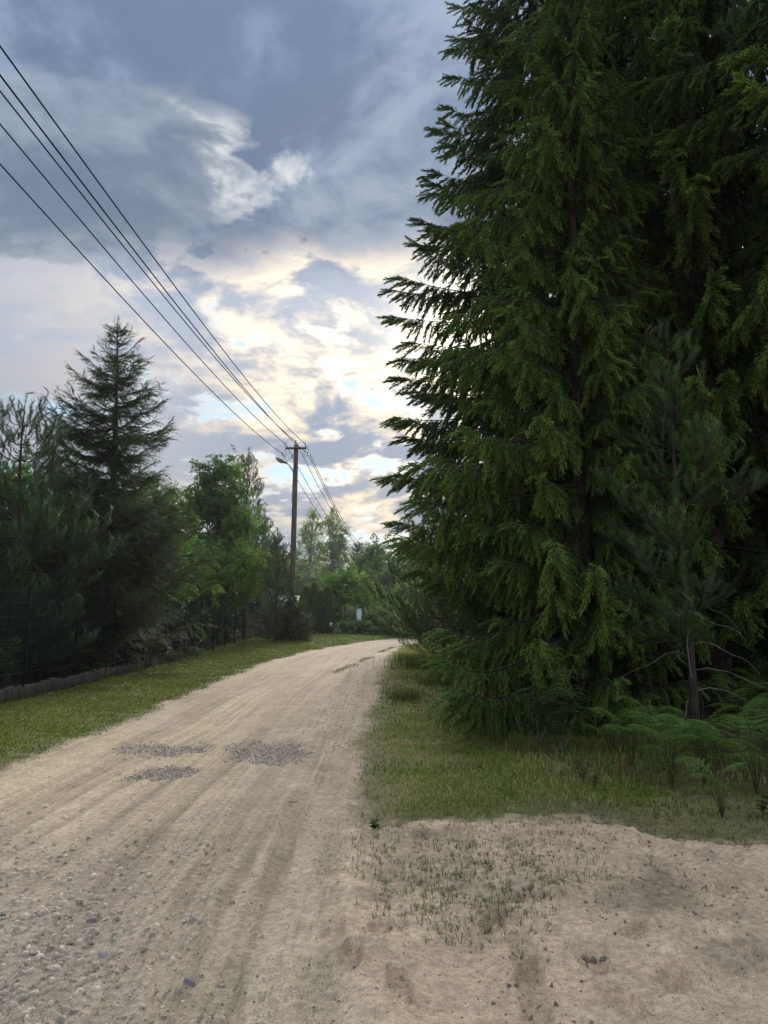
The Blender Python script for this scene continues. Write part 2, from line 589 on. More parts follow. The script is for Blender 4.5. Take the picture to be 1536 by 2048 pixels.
def scatter(name, mat, parent, protos, P, X, Zh, scl, tint, var):
    """one object: sprays (protos) set at P with axis X, upper side towards Zh"""
    n = len(P)
    X = nrm(X); Z = nrm(Zh - (Zh * X).sum(1, keepdims=True) * X); Y = np.cross(Z, X)
    rot = np.stack([np.arctan2(Y[:, 2], Z[:, 2]), np.arcsin(np.clip(-X[:, 2], -1, 1)), np.arctan2(X[:, 1], X[:, 0])], 1)
    V, C, F, pid, off = [], [], [], [], 0
    for k, pm in enumerate(protos):
        v = np.concatenate(pm.V); V.append(v); C.append(np.concatenate(pm.C)); pid.append(np.full(len(v), k))
        F += [f + off for f in pm.F]; off += len(v)
    V.append(P); C.append(np.ones((n, 3))); pid.append(10 + var.astype(int))
    mb = MB(); mb.V = V; mb.C = C; mb.F = F; mb.n = off + n
    o = mb.build(name, mat, parent, smooth=False)
    me = o.data; N_ = off + n
    a = me.attributes.new('pid', 'INT', 'POINT'); a.data.foreach_set('value', np.concatenate(pid).astype(np.int32))
    a = me.attributes.new('rot', 'FLOAT_VECTOR', 'POINT'); a.data.foreach_set('vector', np.concatenate([np.zeros((off, 3)), rot]).astype(np.float32).ravel())
    a = me.attributes.new('scl', 'FLOAT', 'POINT'); a.data.foreach_set('value', np.concatenate([np.ones(off), np.broadcast_to(scl, n)]).astype(np.float32))
    a = me.attributes.new('tint', 'FLOAT_COLOR', 'POINT')
    t4 = np.ones((N_, 4)); t4[off:, :3] = tint; a.data.foreach_set('color', t4.astype(np.float32).ravel())
    md = o.modifiers.new('sprays', 'NODES'); md.node_group = SPRAYS
    return tag(o, kind='stuff')

# ================================================================== THE GROUND
_le = [G(*p) for p in ((0, 1540), (60, 1515), (130, 1488), (215, 1458), (300, 1420), (385, 1383), (470, 1347), (560, 1316), (650, 1296), (720, 1285))]
LE_Y = np.array([-60, 3] + [p[1] for p in _le] + [52, 57, 61, 64, 66, 400])
LE_X = np.array([-4.3, -4.2] + [p[0] for p in _le] + [.2, 2.2, 5.5, 11, 60, 900])
_re = [G(*p) for p in ((672, 1790), (690, 1700), (715, 1560), (722, 1500), (740, 1430), (765, 1350), (782, 1312), (800, 1292))]
RE_Y = np.array([-60, 2] + [p[1] for p in _re] + [47, 52, 56, 58, 400])
RE_X = np.array([.1, -.05] + [p[0] for p in _re] + [2.6, 6.2, 12, 60, 900])
_se = [G(*p) for p in ((640, 1668), (700, 1664), (760, 1668), (830, 1656), (900, 1648), (1000, 1650), (1110, 1643), (1240, 1650), (1330, 1678), (1430, 1690), (1536, 1694))]
SE_X = np.array([p[0] for p in _se] + [4.5, 30]); SE_Y = np.array([p[1] for p in _se] + [5.2, 4.6])


def left_edge(y): return np.interp(y, LE_Y, LE_X)
def right_edge(y): return np.interp(y, RE_Y, RE_X)
def sand_edge(x): return np.interp(x, SE_X, SE_Y)
def fence_x(y): return -6.35 - .02 * y


def road_in(x, y):
    """positive inside the road, metres from its edge"""
    w = (fbm(x * 1.3, y * .9, 5, 3) - .5) * .55 + (fbm(x * 9, y * 7, 6, 2) - .5) * .16
    return np.minimum(x - left_edge(y), right_edge(y) - x) + w


def sand_in(x, y):
    w = (fbm(x * 1.5, y * 1.5, 8, 3) - .5) * .35 + (fbm(x * 9, y * 9, 9, 2) - .5) * .10
    return np.minimum(sand_edge(x) - y, x - right_edge(y) + .25) + w


HOLES = []        # worn patches of bare gravel in the road: centre and half sizes
for cx, cy, wx, wy in ((325, 1500, 90, 13), (553, 1504, 98, 19), (305, 1545, 80, 12), (345, 1690, 80, 20)):
    gx, gy = G(cx, cy); ax, _ = G(cx + wx, cy); _, ay = G(cx, cy - wy)
    HOLES.append((gx, gy, (ax - gx) * .92, (ay - gy) * .95))


def hole(x, y):
    m = np.zeros_like(x, float)
    for i, (hx, hy, a, b) in enumerate(HOLES):
        d = np.sqrt(((x - hx) / a) ** 2 + ((y - hy) / b) ** 2) + (fbm(x * 4.2, y * 2.2, 30 + i, 4, .65) - .5) * 2.0
        m = np.maximum(m, sstep(1.35, .35, d) * (1 if i < 3 else .45))
    return m


def gravel_zone(x, y):
    """loose chippings: thick at the near left, thin along the far right shoulder"""
    z = sstep(-.35, -1.75, x + .12 * (y - 3.5)) * sstep(6.3, 4.4, y + .25 * x)
    z = z * (.35 + .9 * fbm(x * 2.4, y * 2.0, 40, 3))
    sh = sstep(.9, .25, np.abs(x - (right_edge(y) - .55))) * sstep(8.5, 12, y) * .35
    return np.clip(np.maximum(z, sh), 0, 1)


PRINTS = []       # shoe prints: x, y, heading, length
for p, a in (((800, 1990), -.12), ((760, 1880), .35), ((1100, 1790), 1.0), ((1270, 1860), .6), ((930, 1665), .9), ((1030, 1672), 1.2), ((870, 1680), 1.1),
             ((1350, 1960), .3), ((1180, 1925), -.4), ((990, 1840), .2), ((1440, 1780), .8), ((1250, 2010), -.2), ((700, 1940), .1), ((1060, 1950), .5), ((1480, 1900), -.6)):
    gx, gy = G(*p); PRINTS.append((gx, gy, a, .29))
# wheel tracks, as lines in metres: list of points, half width, depth
TRACKS = []
for pts, w, dp in (
        (((640, 2048), (620, 1880), (610, 1760), (640, 1600), (690, 1450)), .075, .010),
        (((560, 2048), (540, 1900), (545, 1780), (590, 1620), (640, 1480)), .07, .008),
        (((430, 2048), (440, 1850), (480, 1700), (560, 1560), (640, 1430)), .10, .009),
        (((330, 2048), (380, 1800), (460, 1660), (540, 1550), (610, 1440)), .09, .009),
        (((200, 1800), (300, 1680), (400, 1590), (520, 1470)), .10, .007),
        (((0, 1690), (150, 1610), (330, 1520), (480, 1420)), .12, .007),
        (((0, 1640), (120, 1580), (300, 1490), (450, 1400)), .10, .006),
        (((690, 2048), (660, 1850), (655, 1750), (672, 1600), (705, 1480)), .06, .008),
        (((1000, 2048), (985, 1960), (975, 1880), (960, 1800)), .085, .016),
        (((1080, 2048), (1060, 1960), (1045, 1890)), .06, .008),
        (((735, 1900), (790, 1865), (850, 1850)), .03, .010)):
    q = np.array([G(*p) for p in pts]); TRACKS.append((q, w, dp))


def track_field(x, y):
    h = np.zeros_like(x, float); dk = np.zeros_like(x, float)
    for i, (q, w, dp) in enumerate(TRACKS):
        o = np.argsort(q[:, 1]); qq = q[o]
        if i == 10:
            cx = q[:, 0]; yy = np.interp(x, cx, q[:, 1]); d = np.abs(y - yy); inside = (x > cx.min()) & (x < cx.max()); along = x
        else:
            xx = np.interp(y, qq[:, 1], qq[:, 0]); d = np.abs(x - xx); along = y
            inside = (y > qq[0, 1] - .6) & (y < qq[-1, 1] + .5)
        fade = inside * sstep(.32, .55, fbm(along * .9, along * 0 + i, 60 + i, 2))
        core = sstep(w * 1.25, w * .8, d)
        lug = .5 + .5 * np.sin(along * 80 + d * 60)
        dp = dp * 1.5
        h += fade * (-dp * core + dp * .9 * sstep(w * 2.1, w * 1.4, d) * sstep(w * .9, w * 1.3, d) + core * lug * dp * 1.1 * (i in (0, 7, 8, 9)))
        dk += fade * core
    return h, np.clip(dk, 0, 1)


def print_field(x, y):
    h = np.zeros_like(x, float)
    for gx, gy, a, L in PRINTS:
        near = (np.abs(x - gx) < .35) & (np.abs(y - gy) < .35)
        if not near.any(): continue
        dx = x[near] - gx; dy = y[near] - gy
        u = dx * math.sin(a) + dy * math.cos(a); v = dx * math.cos(a) - dy * math.sin(a)
        wid = .048 + .012 * np.cos((u / L) * 5.2)
        d = np.maximum(np.abs(u) / (L * .5), np.abs(v) / wid)
        ins = sstep(1.05, .9, d)
        rib = .5 + .5 * np.sin(u * 190 + np.abs(v) * 90)
        h[near] += -ins * (.036 - .022 * rib) + sstep(1.45, 1.1, d) * sstep(.95, 1.1, d) * .016
    return h


def height(x, y):
    x = np.asarray(x, float); y = np.asarray(y, float)
    r = road_in(x, y); s = sand_in(x, y)
    rm = sstep(-.12, .15, r)
    sm = sstep(-.03, .16, s) * (1 - rm)
    h = (fbm(x * .35, y * .35, 1, 3) - .5) * .10 * sstep(3, 10, y)
    # left bank of turf rising to the fence, and the swell near the pole
    lb = left_edge(y) - x
    h = h + sstep(.1, 2.2, lb) * .10 + sstep(0, 1.6, lb) * .20 * sstep(26, 40, y) * sstep(60, 50, y)
    # forest floor on the right
    h = h + sstep(.4, 4, x - right_edge(y)) * sstep(-.2, 1.6, y - sand_edge(x)) * .08
    turf = (fbm(x * 3.3, y * 3.3, 2, 3) - .5) * .06 + (fbm(x * 14, y * 14, 3, 2) - .5) * .02
    xr = x - .5 * (left_edge(y) + right_edge(y))
    rut = (fbm(xr * 2.2, y * .10, 11, 2) - .5) * .04 + (fbm(xr * 16, y * .25, 12, 2) - .5) * .012 + (fbm(x * 22, y * 18, 13, 3) - .5) * .010
    rut = rut - hole(x, y) * .025
    berm = np.exp(-((s - .28) / .28) ** 2) * .055
    lump = (fbm(x * 2.2, y * 2.2, 14, 2) - .5) * .05 + (fbm(x * 8, y * 8, 15, 3) - .5) * .045 + (np.abs(fbm(x * 21, y * 21, 16, 2) - .5)) * .05 * sstep(.4, .62, fbm(x * 1.2 + 3, y * 1.2, 17, 2))
    th, _ = track_field(x, y)
    lump = lump + print_field(x, y) + berm
    h = h + rm * rut + sm * lump + (1 - rm) * (1 - sm) * turf
    return h + th * np.maximum(rm, sm)


def hz(x, y):
    return float(height(np.array([x]), np.array([y]))[0])


def ground_colour(x, y):
    r = road_in(x, y); s = sand_in(x, y)
    rm = sstep(-.16, .12, r)[:, None]; sm = (sstep(-.30, .12, s + (fbm(x * 12, y * 12, 31, 2) - .5) * .3))[:, None] * (1 - rm)
    n1 = fbm(x * .8, y * .8, 21, 4)[:, None]; n2 = fbm(x * 5, y * 5, 22, 3)[:, None]
    xr = x - .5 * (left_edge(y) + right_edge(y)) + .25 * (fbm(y * .12, y * 0, 33, 2) - .5)
    st = fbm(xr * 2.2, y * .08, 23, 3)[:, None]; st2 = fbm(xr * 12, y * .18, 24, 2)[:, None]
    road = np.array([.575, .462, .315]) * (1 - .13 * sstep(.42, .60, st)) * (1 - .20 * sstep(.52, .66, st2) * sstep(.3, .6, n1)) * (1 - .16 * sstep(.5, .62, fbm(xr * 30, y * .25, 28, 2)[:, None]) * sstep(.38, .55, fbm(xr * 1.4, y * .2, 29, 2)[:, None])) * (.9 + .2 * n2)
    pink = (sstep(.5, .7, fbm(x * 1.1, y * .5, 25, 3)))[:, None]
    road = road * (1 - .35 * pink) + np.array([.53, .415, .33]) * .35 * pink
    gz = np.maximum(gravel_zone(x, y) * .75, hole(x, y))[:, None]
    road = road * (1 - gz * .75) + np.array([.33, .275, .225]) * gz * .75
    _, dk = track_field(x, y)
    road = road * (1 - .13 * dk[:, None])
    sand = np.array([.70, .525, .35]) * (.86 + .28 * n2) * (1 - .10 * sstep(.45, .65, n1))
    pr = np.clip(-print_field(x, y) / .03, 0, 1)
    sand = sand * (1 - .20 * dk[:, None]) * (1 - .15 * pr[:, None])
    damp = sstep(.60, .74, fbm(x * 1.7, y * 1.7, 26, 3))[:, None]
    sand = sand * (1 - .4 * damp) + np.array([.25, .20, .15]) * .4 * damp
    # a dark smear of old litter on the sand and a rim of dark soil behind it
    gx, gy = G(1325, 1775)
    sm1 = sstep(.28, .10, np.sqrt(((x - gx) * .9) ** 2 + ((y - gy) * .75 - (x - gx) * .3) ** 2) + (n2[:, 0] - .5) * .35)[:, None]
    sand = sand * (1 - .35 * sm1) + np.array([.12, .10, .07]) * .35 * sm1
    green = np.array([.125, .165, .025]); dry = np.array([.34, .275, .14]); moss = np.array([.17, .18, .035]); soil = np.array([.12, .092, .062])
    mixd = sstep(.42, .66, fbm(x * 1.4, y * 1.4, 27, 4))[:, None]
    lft = (x < left_edge(y) + .5)[:, None]
    turf = np.where(lft, green * (1 - .35 * mixd) + moss * .35 * mixd, green * (1 - .6 * mixd) + dry * .6 * mixd)
    # pale mossy band below the edging
    band = (sstep(.9, .2, np.abs(x - fence_x(y) - .9)) * sstep(.35, .6, n1[:, 0]))[:, None]
    turf = np.where(lft, turf * (1 - .5 * band) + moss * .5 * band, turf)
    ed = (sstep(-.55, -.02, r))[:, None]
    turf = turf * (1 - .55 * ed) + np.array([.26, .21, .15]) * .55 * ed
    rs = ((x - right_edge(y)) > 0) & (y < 12)
    es = (sstep(-1.2, -.1, s) * rs)[:, None] * (.45 + .55 * sstep(.38, .58, n1))
    turf = turf * (1 - .8 * es) + soil * 1.9 * .8 * es
    # under the trees: brown litter
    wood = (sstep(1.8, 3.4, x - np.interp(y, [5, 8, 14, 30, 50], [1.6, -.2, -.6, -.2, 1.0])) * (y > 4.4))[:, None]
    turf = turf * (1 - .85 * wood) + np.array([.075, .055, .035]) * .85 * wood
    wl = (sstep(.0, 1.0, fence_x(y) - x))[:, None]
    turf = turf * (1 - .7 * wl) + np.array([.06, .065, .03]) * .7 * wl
    # centre strip of the road where grass comes through
    gx0, gy0 = G(672, 1345); gx1, gy1 = G(775, 1300)
    t = np.clip((y - gy0) / (gy1 - gy0), -.1, 1.3); cl = gx0 + (gx1 - gx0) * t
    cs = (sstep(.32, .12, np.abs(x - cl) + (n2[:, 0] - .5) * .3) * (y > gy0) * (y < gy1 + 8) * sstep(.3, .5, n1[:, 0]))[:, None]
    road = road * (1 - .10 * cs) + np.array([.16, .15, .07]) * .10 * cs
    return road * rm + sand * sm + turf * (1 - rm) * (1 - sm), r, s


def build_ground():
    ys = [-60, -30, -15, -8, -4, -2, -.8, 0, .7, 1.2, 1.7]
    y = 2.1
    while y < 70:
        ys.append(y); y += .0058 * (y + .2)
    while y < 400:
        ys.append(y); y *= 1.10
    ys = np.array(ys)
    inner = np.linspace(-1, 1, 560)
    outer = np.array([1.03, 1.08, 1.16, 1.3, 1.5, 1.9, 2.6, 4, 8, 20])
    u = np.concatenate([-outer[::-1], inner, outer])
    w = .62 * np.maximum(ys, 2.1) + 1.3
    X = w[:, None] * u[None, :]
    X = np.sign(X) * np.minimum(np.abs(X), 380 + np.abs(u)[None, :])
    Y = np.repeat(ys[:, None], len(u), 1)
    x = X.ravel(); yv = Y.ravel()
    z = height(x, yv) * (yv < 90) * sstep(90, 70, yv)
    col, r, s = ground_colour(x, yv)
    nr, nc = X.shape
    idx = np.arange(nr * nc).reshape(nr, nc)
    F = np.stack([idx[:-1, :-1], idx[:-1, 1:], idx[1:, 1:], idx[1:, :-1]], -1).reshape(-1, 4)
    fr = r[F].mean(1); fs = s[F].mean(1)
    isroad = fr > 0; issand = (~isroad) & (fs > 0)
    V = np.stack([x, yv, z], 1)
    for nm, sel, mat in (('road', isroad, 'road'), ('sand_clearing', issand, 'sand'), ('ground', ~(isroad | issand), 'ground')):
        f = F[sel]
        us, inv = np.unique(f, return_inverse=True)
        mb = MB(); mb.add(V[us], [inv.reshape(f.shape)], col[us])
        o = mb.build(nm, M[mat])
        tag(o, {'road': 'pale sandy gravel road curving away between the trees', 'sand_clearing': 'trampled bare sand at the near right',
                'ground': 'turf and forest floor on both sides of the road'}[nm], nm.split('_')[0], kind='structure')


build_ground()


# ------------------------------------------------------------------ loose stones
def stones(mb, x, y, size, g, flat=.4, C=None, sink=.25):
    n = len(x)
    z = height(x, y)
    ang = (np.arange(6) / 6 * 2 * math.pi)[None, :] + g.uniform(-.35, .35, (n, 6)) + g.uniform(0, 6, (n, 1))
    rad = size[:, None] * g.uniform(.55, 1.1, (n, 6))
    asp = g.uniform(.5, 1.0, (n, 1))
    ca = g.uniform(0, 6.28, (n, 1))
    lx = np.cos(ang) * rad; ly = np.sin(ang) * rad * asp
    gx = lx * np.cos(ca) - ly * np.sin(ca); gy = lx * np.sin(ca) + ly * np.cos(ca)
    hh = (size * g.uniform(flat * .5, flat * 1.5, n))[:, None]
    tx = g.normal(0, .22, (n, 1)); ty = g.normal(0, .22, (n, 1))
    top = np.stack([x[:, None] + gx * .72, y[:, None] + gy * .72, z[:, None] + hh * (1 - sink) + gx * tx + gy * ty], -1)
    bot = np.stack([x[:, None] + gx, y[:, None] + gy, z[:, None] - hh * sink + gx * tx * .6 + gy * ty * .6], -1)
    V = np.concatenate([bot, top], 1).reshape(-1, 3)
    o = (np.arange(n) * 12)[:, None]
    F6 = o + np.arange(6, 12)[None, :]
    q = np.concatenate([o + np.array([[k, (k + 1) % 6, 6 + (k + 1) % 6, 6 + k]]) for k in range(6)])
    if C is None:
        v = g.uniform(.5, 1.15, (n, 1))
        C = np.array([.60, .50, .375]) * v * (1 + g.normal(0, .015, (n, 3)))
    mb.add(V, [F6, q], np.repeat(C, 12, axis=0))


def build_gravel():
    g = rng(50)
    # thrown over the near left of the road
    n = 60000
    y = 3.0 + g.random(n) ** 1.6 * 5.5; x = g.uniform(-4.2, 1.0, n) * (y / 6.5 + .1)
    p = gravel_zone(x, y) ** 1.3
    k = (g.random(n) < p * .24) & (road_in(x, y) > .0)
    x, y = x[k], y[k]
    mb = MB()
    stones(mb, x, y, .006 + .026 * g.random(len(x)) ** 2.4, g, .45, None, .12)
    # thinly everywhere on the road
    n = 5000
    y = 3.0 + g.random(n) ** 2.0 * 27; x = g.uniform(-4.2, .3, n)
    k = road_in(x, y) > -.1
    x, y = x[k], y[k]
    stones(mb, x, y, .003 + .010 * g.random(len(x)) ** 2.5, g)
    # far right shoulder
    n = 1500
    y = g.uniform(9, 30, n); x = right_edge(y) - .1 - g.random(n) * .9
    stones(mb, x, y, .008 + .016 * g.random(n), g)
    tag(mb.build('road_gravel', M['stone'], smooth=False), 'loose pale stone chips lying over the sandy road', 'gravel', kind='stuff')
    # the three worn patches of bare chippings
    mb = MB()
    for i, (hx, hy, a, b) in enumerate(HOLES):
        n = 3300 if i < 3 else 200
        x = hx + g.uniform(-1.25, 1.25, n) * a; y = hy + g.uniform(-1.3, 1.3, n) * b
        k = g.random(n) < hole(x, y) * 1.1 * (.2 + 1.1 * fbm(x * 6, y * 6, 77, 2))
        x, y = x[k], y[k]
        v = g.uniform(.55, 1.3, (len(x), 1))
        stones(mb, x, y, .006 + .017 * g.random(len(x)) ** 1.8, g, .5, np.array([.38, .31, .245]) * v)
    tag(mb.build('pothole_gravel', M['stone'], smooth=False), 'dark lilac-grey chippings filling the worn hollows of the road', 'gravel', kind='stuff')
    # sand clods and crumbs
    mb = MB(); n = 4200
    y = 3.1 + g.random(n) ** 1.4 * 2.7; x = g.uniform(-.3, 3.2, n)
    k = (sand_in(x, y) > .05) & (g.random(n) < sstep(.35, .65, fbm(x * 1.6, y * 1.6, 70, 3)) * sstep(.2, 1.2, x))
    x, y = x[k], y[k]
    v = g.uniform(.6, 1.0, (len(x), 1))
    stones(mb, x, y, .004 + .012 * g.random(len(x)) ** 2, g, 1.0, np.array([.34, .26, .18]) * v, .45)
    tag(mb.build('sand_crumbs', M['sand'], smooth=False), 'small clods and crumbs of sand scattered on the bare clearing', 'clods', kind='stuff')
    for (px, py, s, lab) in ((183, 1838, .04, 'dark angular stone, largest among the chippings at the near left of the road'),
                             (387, 1838, .030, 'small round grey stone alone in the near middle of the road'),
                             (1180, 1920, .075, 'crusty dark clod of earth on the sand, biggest of the clods'),
                             (382, 1968, .042, 'flat pale stone at the bottom of the road by the darker chips'),
                             (205, 1910, .040, 'flat pale grey stone left of the near road centre')):
        gx, gy = G(px, py)
        mb = MB()
        clod = 'clod' in lab
        if clod:
            nn = 9
            stones(mb, gx + g.normal(0, s * .45, nn), gy + g.normal(0, s * .4, nn), s * g.uniform(.25, .5, nn), g, .6, np.array([[.24, .19, .135]]) * g.uniform(.7, 1.3, (nn, 1)), .4)
        else:
            stones(mb, np.array([gx]), np.array([gy]), np.array([s]), g, .5, np.array([[.20, .175, .16]]) if 'dark' in lab else np.array([[.36, .34, .31]]))
        tag(mb.build('earth_clod' if clod else 'stone', M['stone'], smooth=False), lab, 'clod' if clod else 'stone', group=None if clod else 'larger stones on the road')
    # twigs
    gx, gy = G(580, 1606); t = np.linspace(-.5, .5, 4); L = .13
    P = np.stack([gx + t * L, gy + t * .03, np.full(4, hz(gx, gy) + .007) + np.array([0, .003, .002, .004])], 1)
    mb = MB(); tubes(mb, P, np.linspace(.006, .004, 4), 5, (.17, .13, .095), cap=True)
    tag(mb.build('twig', M['bark']), 'short brown stick lying across the road ruts', 'twig')


build_gravel()


def crumbs():
    """grit too small to pick apart: four-faced grains over road and sand; brown litter along the edges"""
    g = rng(55); mb = MB()
    n = 30000
    y = 2.9 + g.random(n) ** 1.7 * 9; x = g.uniform(-.62, .62, n) * (y + 1.0)
    r = road_in(x, y); s = sand_in(x, y)
    k = ((r > 0) & (x > left_edge(y))) | ((s > 0) & (g.random(n) < .6))
    x, y = x[k], y[k]; n = len(x)
    c, _, _ = ground_colour(x, y)
    sz = .0025 + .0065 * g.random(n) ** 2.5
    z = height(x, y); a = g.uniform(0, 6.28, n)
    ring = [np.stack([x + np.cos(a + q) * sz, y + np.sin(a + q) * sz * .8, z - .001], 1) for q in (0, 1.57, 3.14, 4.71)]
    V = np.stack(ring + [np.stack([x + g.normal(0, .3, n) * sz, y + g.normal(0, .3, n) * sz, z + sz * g.uniform(.5, 1.2, n)], 1)], 1)
    o = (np.arange(n) * 5)[:, None]
    F = np.concatenate([o + np.array([[q, (q + 1) % 4, 4]]) for q in range(4)])
    tone = np.where(g.random((n, 1)) < .35, g.uniform(.3, .6, (n, 1)), g.uniform(.8, 1.35, (n, 1)))
    mb.add(V.reshape(-1, 3), [F], np.repeat(c * tone, 5, axis=0))
    tag(mb.build('road_grit', M['stone'], smooth=False), 'fine grit and crumbs over the sandy road and clearing', 'grit', kind='stuff')
    mb = MB(); n = 14000
    y = 4.2 + g.random(n) ** 1.5 * 8; x = g.uniform(-.6, 5.5, n)
    s = sand_in(x, y); r = road_in(x, y); gx, gy = G(1325, 1775)
    p = np.exp(-((s + .12) / .22) ** 2) * (x > right_edge(y)) * .55 + .9 * np.exp(-(((x - gx) / .2) ** 2 + ((y - gy) / .16) ** 2)) + .25 * (r < -.1) * (s < -.2) + .03 * (s > 0)
    gx2, gy2 = G(1330, 1655); p = p + .9 * np.exp(-(((x - gx2) / .5) ** 2 + ((y - gy2) / .22) ** 2))
    k = g.random(n) < p; x, y = x[k], y[k]; n = len(x)
    P = np.stack([x, y, height(x, y) + .004], 1); a = g.uniform(0, 6.28, n)
    needles(mb, P, np.stack([np.cos(a), np.sin(a), g.normal(.05, .2, n)], 1), g.uniform(.015, .06, n), .0022, np.array([.16, .115, .07]) * g.uniform(.35, 1.6, (n, 1)))
    tag(mb.build('leaf_litter', M['petal']), 'brown needles and straw strewn along the edge of the sand', 'litter', kind='stuff')


crumbs()


# ------------------------------------------------------------------ grass
def grass_patch(mb, x, y, L, W, lean, g, base, tip, var=.25):
    n = len(x)
    P = np.stack([x, y, height(x, y) - .004], 1)
    v = 1 + g.normal(0, var, (n, 1))
    v = np.clip(v, .4, 1.8)
    big = (.65 + .7 * fbm(x * 1.1, y * 1.1, 90, 3))[:, None]
    yel = g.random((n, 1)) ** 4
    blades(mb, P, g.uniform(0, 6.28, n), L * g.uniform(.55, 1.25, n), W * g.uniform(.7, 1.2, n), np.clip(g.normal(lean, .25, n), .05, 1.2),
           base * v * big * (1 - yel) + np.array([.20, .16, .08]) * yel * .7, tip * v * big * (1 - yel) + np.array([.30, .25, .13]) * yel)


def build_grass():
    g = rng(80)
    # mown verge on the left
    n = 150000
    y = 6.5 + g.random(n) ** 2.1 * 52
    fx = fence_x(y) + .1; le = left_edge(y) + .35
    x = fx + g.random(n) * (le - fx)
    r = road_in(x, y)
    k = g.random(n) < sstep(.14, -.35, r) * (.35 + .75 * fbm(x * 2.2, y * 2.2, 91, 3))
    x, y = x[k], y[k]
    mb = MB()
    d = .8 + y / 40
    grass_patch(mb, x, y, .045 * d * (.7 + .7 * fbm(x * .9, y * .9, 92, 2)), .0035 * d * 1.3, .5, g, np.array([.068, .098, .012]), np.array([.165, .210, .028]))
    tag(mb.build('verge_grass', M['grass']), 'short green verge grass between the road and the fence', 'grass', kind='stuff')
    # rougher, drier grass on the right
    n = 110000
    y = 5.3 + g.random(n) ** 1.8 * 45
    x = right_edge(y) - .2 + g.random(n) ** 1.15 * 4.6
    r = road_in(x, y); s = sand_in(x, y)
    k = (g.random(n) < sstep(.12, -.5, r) * (.12 * sstep(.22, .0, s) + .88 * sstep(.02, -.95, s)) * (.25 + .95 * fbm(x * 1.7, y * 1.7, 93, 3)))
    k &= g.random(n) < sstep(5.5, 2.4, x - right_edge(y))
    x, y = x[k], y[k]
    mb = MB()
    tall = sstep(.8, 2.4, x - right_edge(y)) * sstep(6, 9, y)
    L = .05 + .09 * tall * fbm(x * 1.3, y * 1.3, 94, 2) * 1.4
    drym = (sstep(.38, .64, fbm(x * 1.2, y * 1.2, 95, 3)))[:, None] * (.8 - .5 * tall[:, None])
    base = np.array([.12, .155, .03]) * (1 - drym) + np.array([.33, .27, .13]) * drym
    tip = np.array([.26, .31, .065]) * (1 - drym) + np.array([.50, .42, .21]) * drym
    grass_patch(mb, x, y, L, .0036 + .0002 * y, .55, g, base, tip)
    tag(mb.build('roadside_grass', M['grass']), 'half dry grass on the right shoulder below the trees', 'grass', kind='stuff')
    # tall grass in clumps against the trees
    mb = MB()
    for (px, py, nn, sp, L) in ((840, 1335, 900, .8, .42), (812, 1322, 400, .5, .38), (880, 1370, 600, .6, .38), (1000, 1500, 120, .3, .22), (1060, 1510, 120, .3, .22), (920, 1455, 200, .35, .22),
                                (1180, 1548, 90, .3, .2), (810, 1400, 350, .4, .3)):
        gx, gy = G(px, py)
        x = gx + g.normal(0, sp * .55, nn); y = gy + g.normal(0, sp, nn)
        grass_patch(mb, x, y, L, .0045, .45, g, np.array([.055, .085, .024]), np.array([.14, .19, .05]))
    tag(mb.build('tall_grass', M['grass']), 'tall unmown grass tufts growing against the trees', 'grass', kind='stuff')
    # sparse sprouts on the sand
    mb = MB()
    cs = []
    for (px, py, nn) in ((860, 1760, 90), (960, 1720, 60), (1040, 1760, 70), (800, 1740, 40), (930, 1830, 70), (760, 1700, 25), (1010, 1690, 40), (1090, 1690, 22), (880, 1690, 30),
                         (1230, 1740, 20), (1170, 1700, 16), (1270, 1770, 14), (850, 1840, 40), (1000, 1830, 30), (700, 1720, 15), (1100, 1770, 15)):
        gx, gy = G(px, py)
        cs.append(np.stack([gx + g.normal(0, .20, nn), gy + g.normal(0, .22, nn)], 1))
    ex = g.uniform(-.2, 2.9, 70)
    edge = np.stack([ex, sand_edge(ex) + g.normal(-.02, .16, 70)], 1)
    cs = np.concatenate(cs + cs + [edge, edge + .02, edge - .02])
    cs = cs + g.normal(0, .05, cs.shape)
    tu = np.repeat(cs, 4, axis=0) + g.normal(0, .012, (len(cs) * 4, 2))
    x, y = tu[:, 0], tu[:, 1]
    grass_patch(mb, x, y, .022 + .045 * g.random(len(x)) ** 1.5, .0021, 1.0, g, np.array([.10, .14, .045]), np.array([.18, .23, .08]))
    # and on the centre strip
    gx0, gy0 = G(672, 1345); gx1, gy1 = G(775, 1300)
    n = 1100; t = g.random(n) * 1.3; yy = gy0 + (gy1 - gy0) * t; xx = gx0 + (gx1 - gx0) * t + g.normal(0, .09, n)
    k = g.random(n) < sstep(.35, .55, fbm(xx * .8, yy * .8, 21, 4))
    grass_patch(mb, xx[k], yy[k], .07, .006, .6, g, np.array([.05, .07, .018]), np.array([.12, .15, .04]))
    tag(mb.build('sprouting_grass', M['grass']), 'thin young grass sprouting through the bare sand', 'grass', kind='stuff')


build_grass()

# ================================================================== TREES
UP = np.array([0, 0, 1.0])
BARK_S = np.array([.075, .058, .045]); BARK_P = np.array([.15, .10, .07])


def trunk_line(h, lean, g, k=14, wob=.05):
    t = np.linspace(0, 1, k)
    return np.stack([lean[0] * t + wob * np.sin(t * 7 + g.uniform(0, 6)) * t, lean[1] * t + wob * np.sin(t * 6 + g.uniform(0, 6)) * t, h * t], 1)


def line_at(P, t):
    k = len(P) - 1
    i = np.clip((t * k).astype(int), 0, k - 1); f = (t * k - i)[:, None]
    return P[i] * (1 - f) + P[i + 1] * f


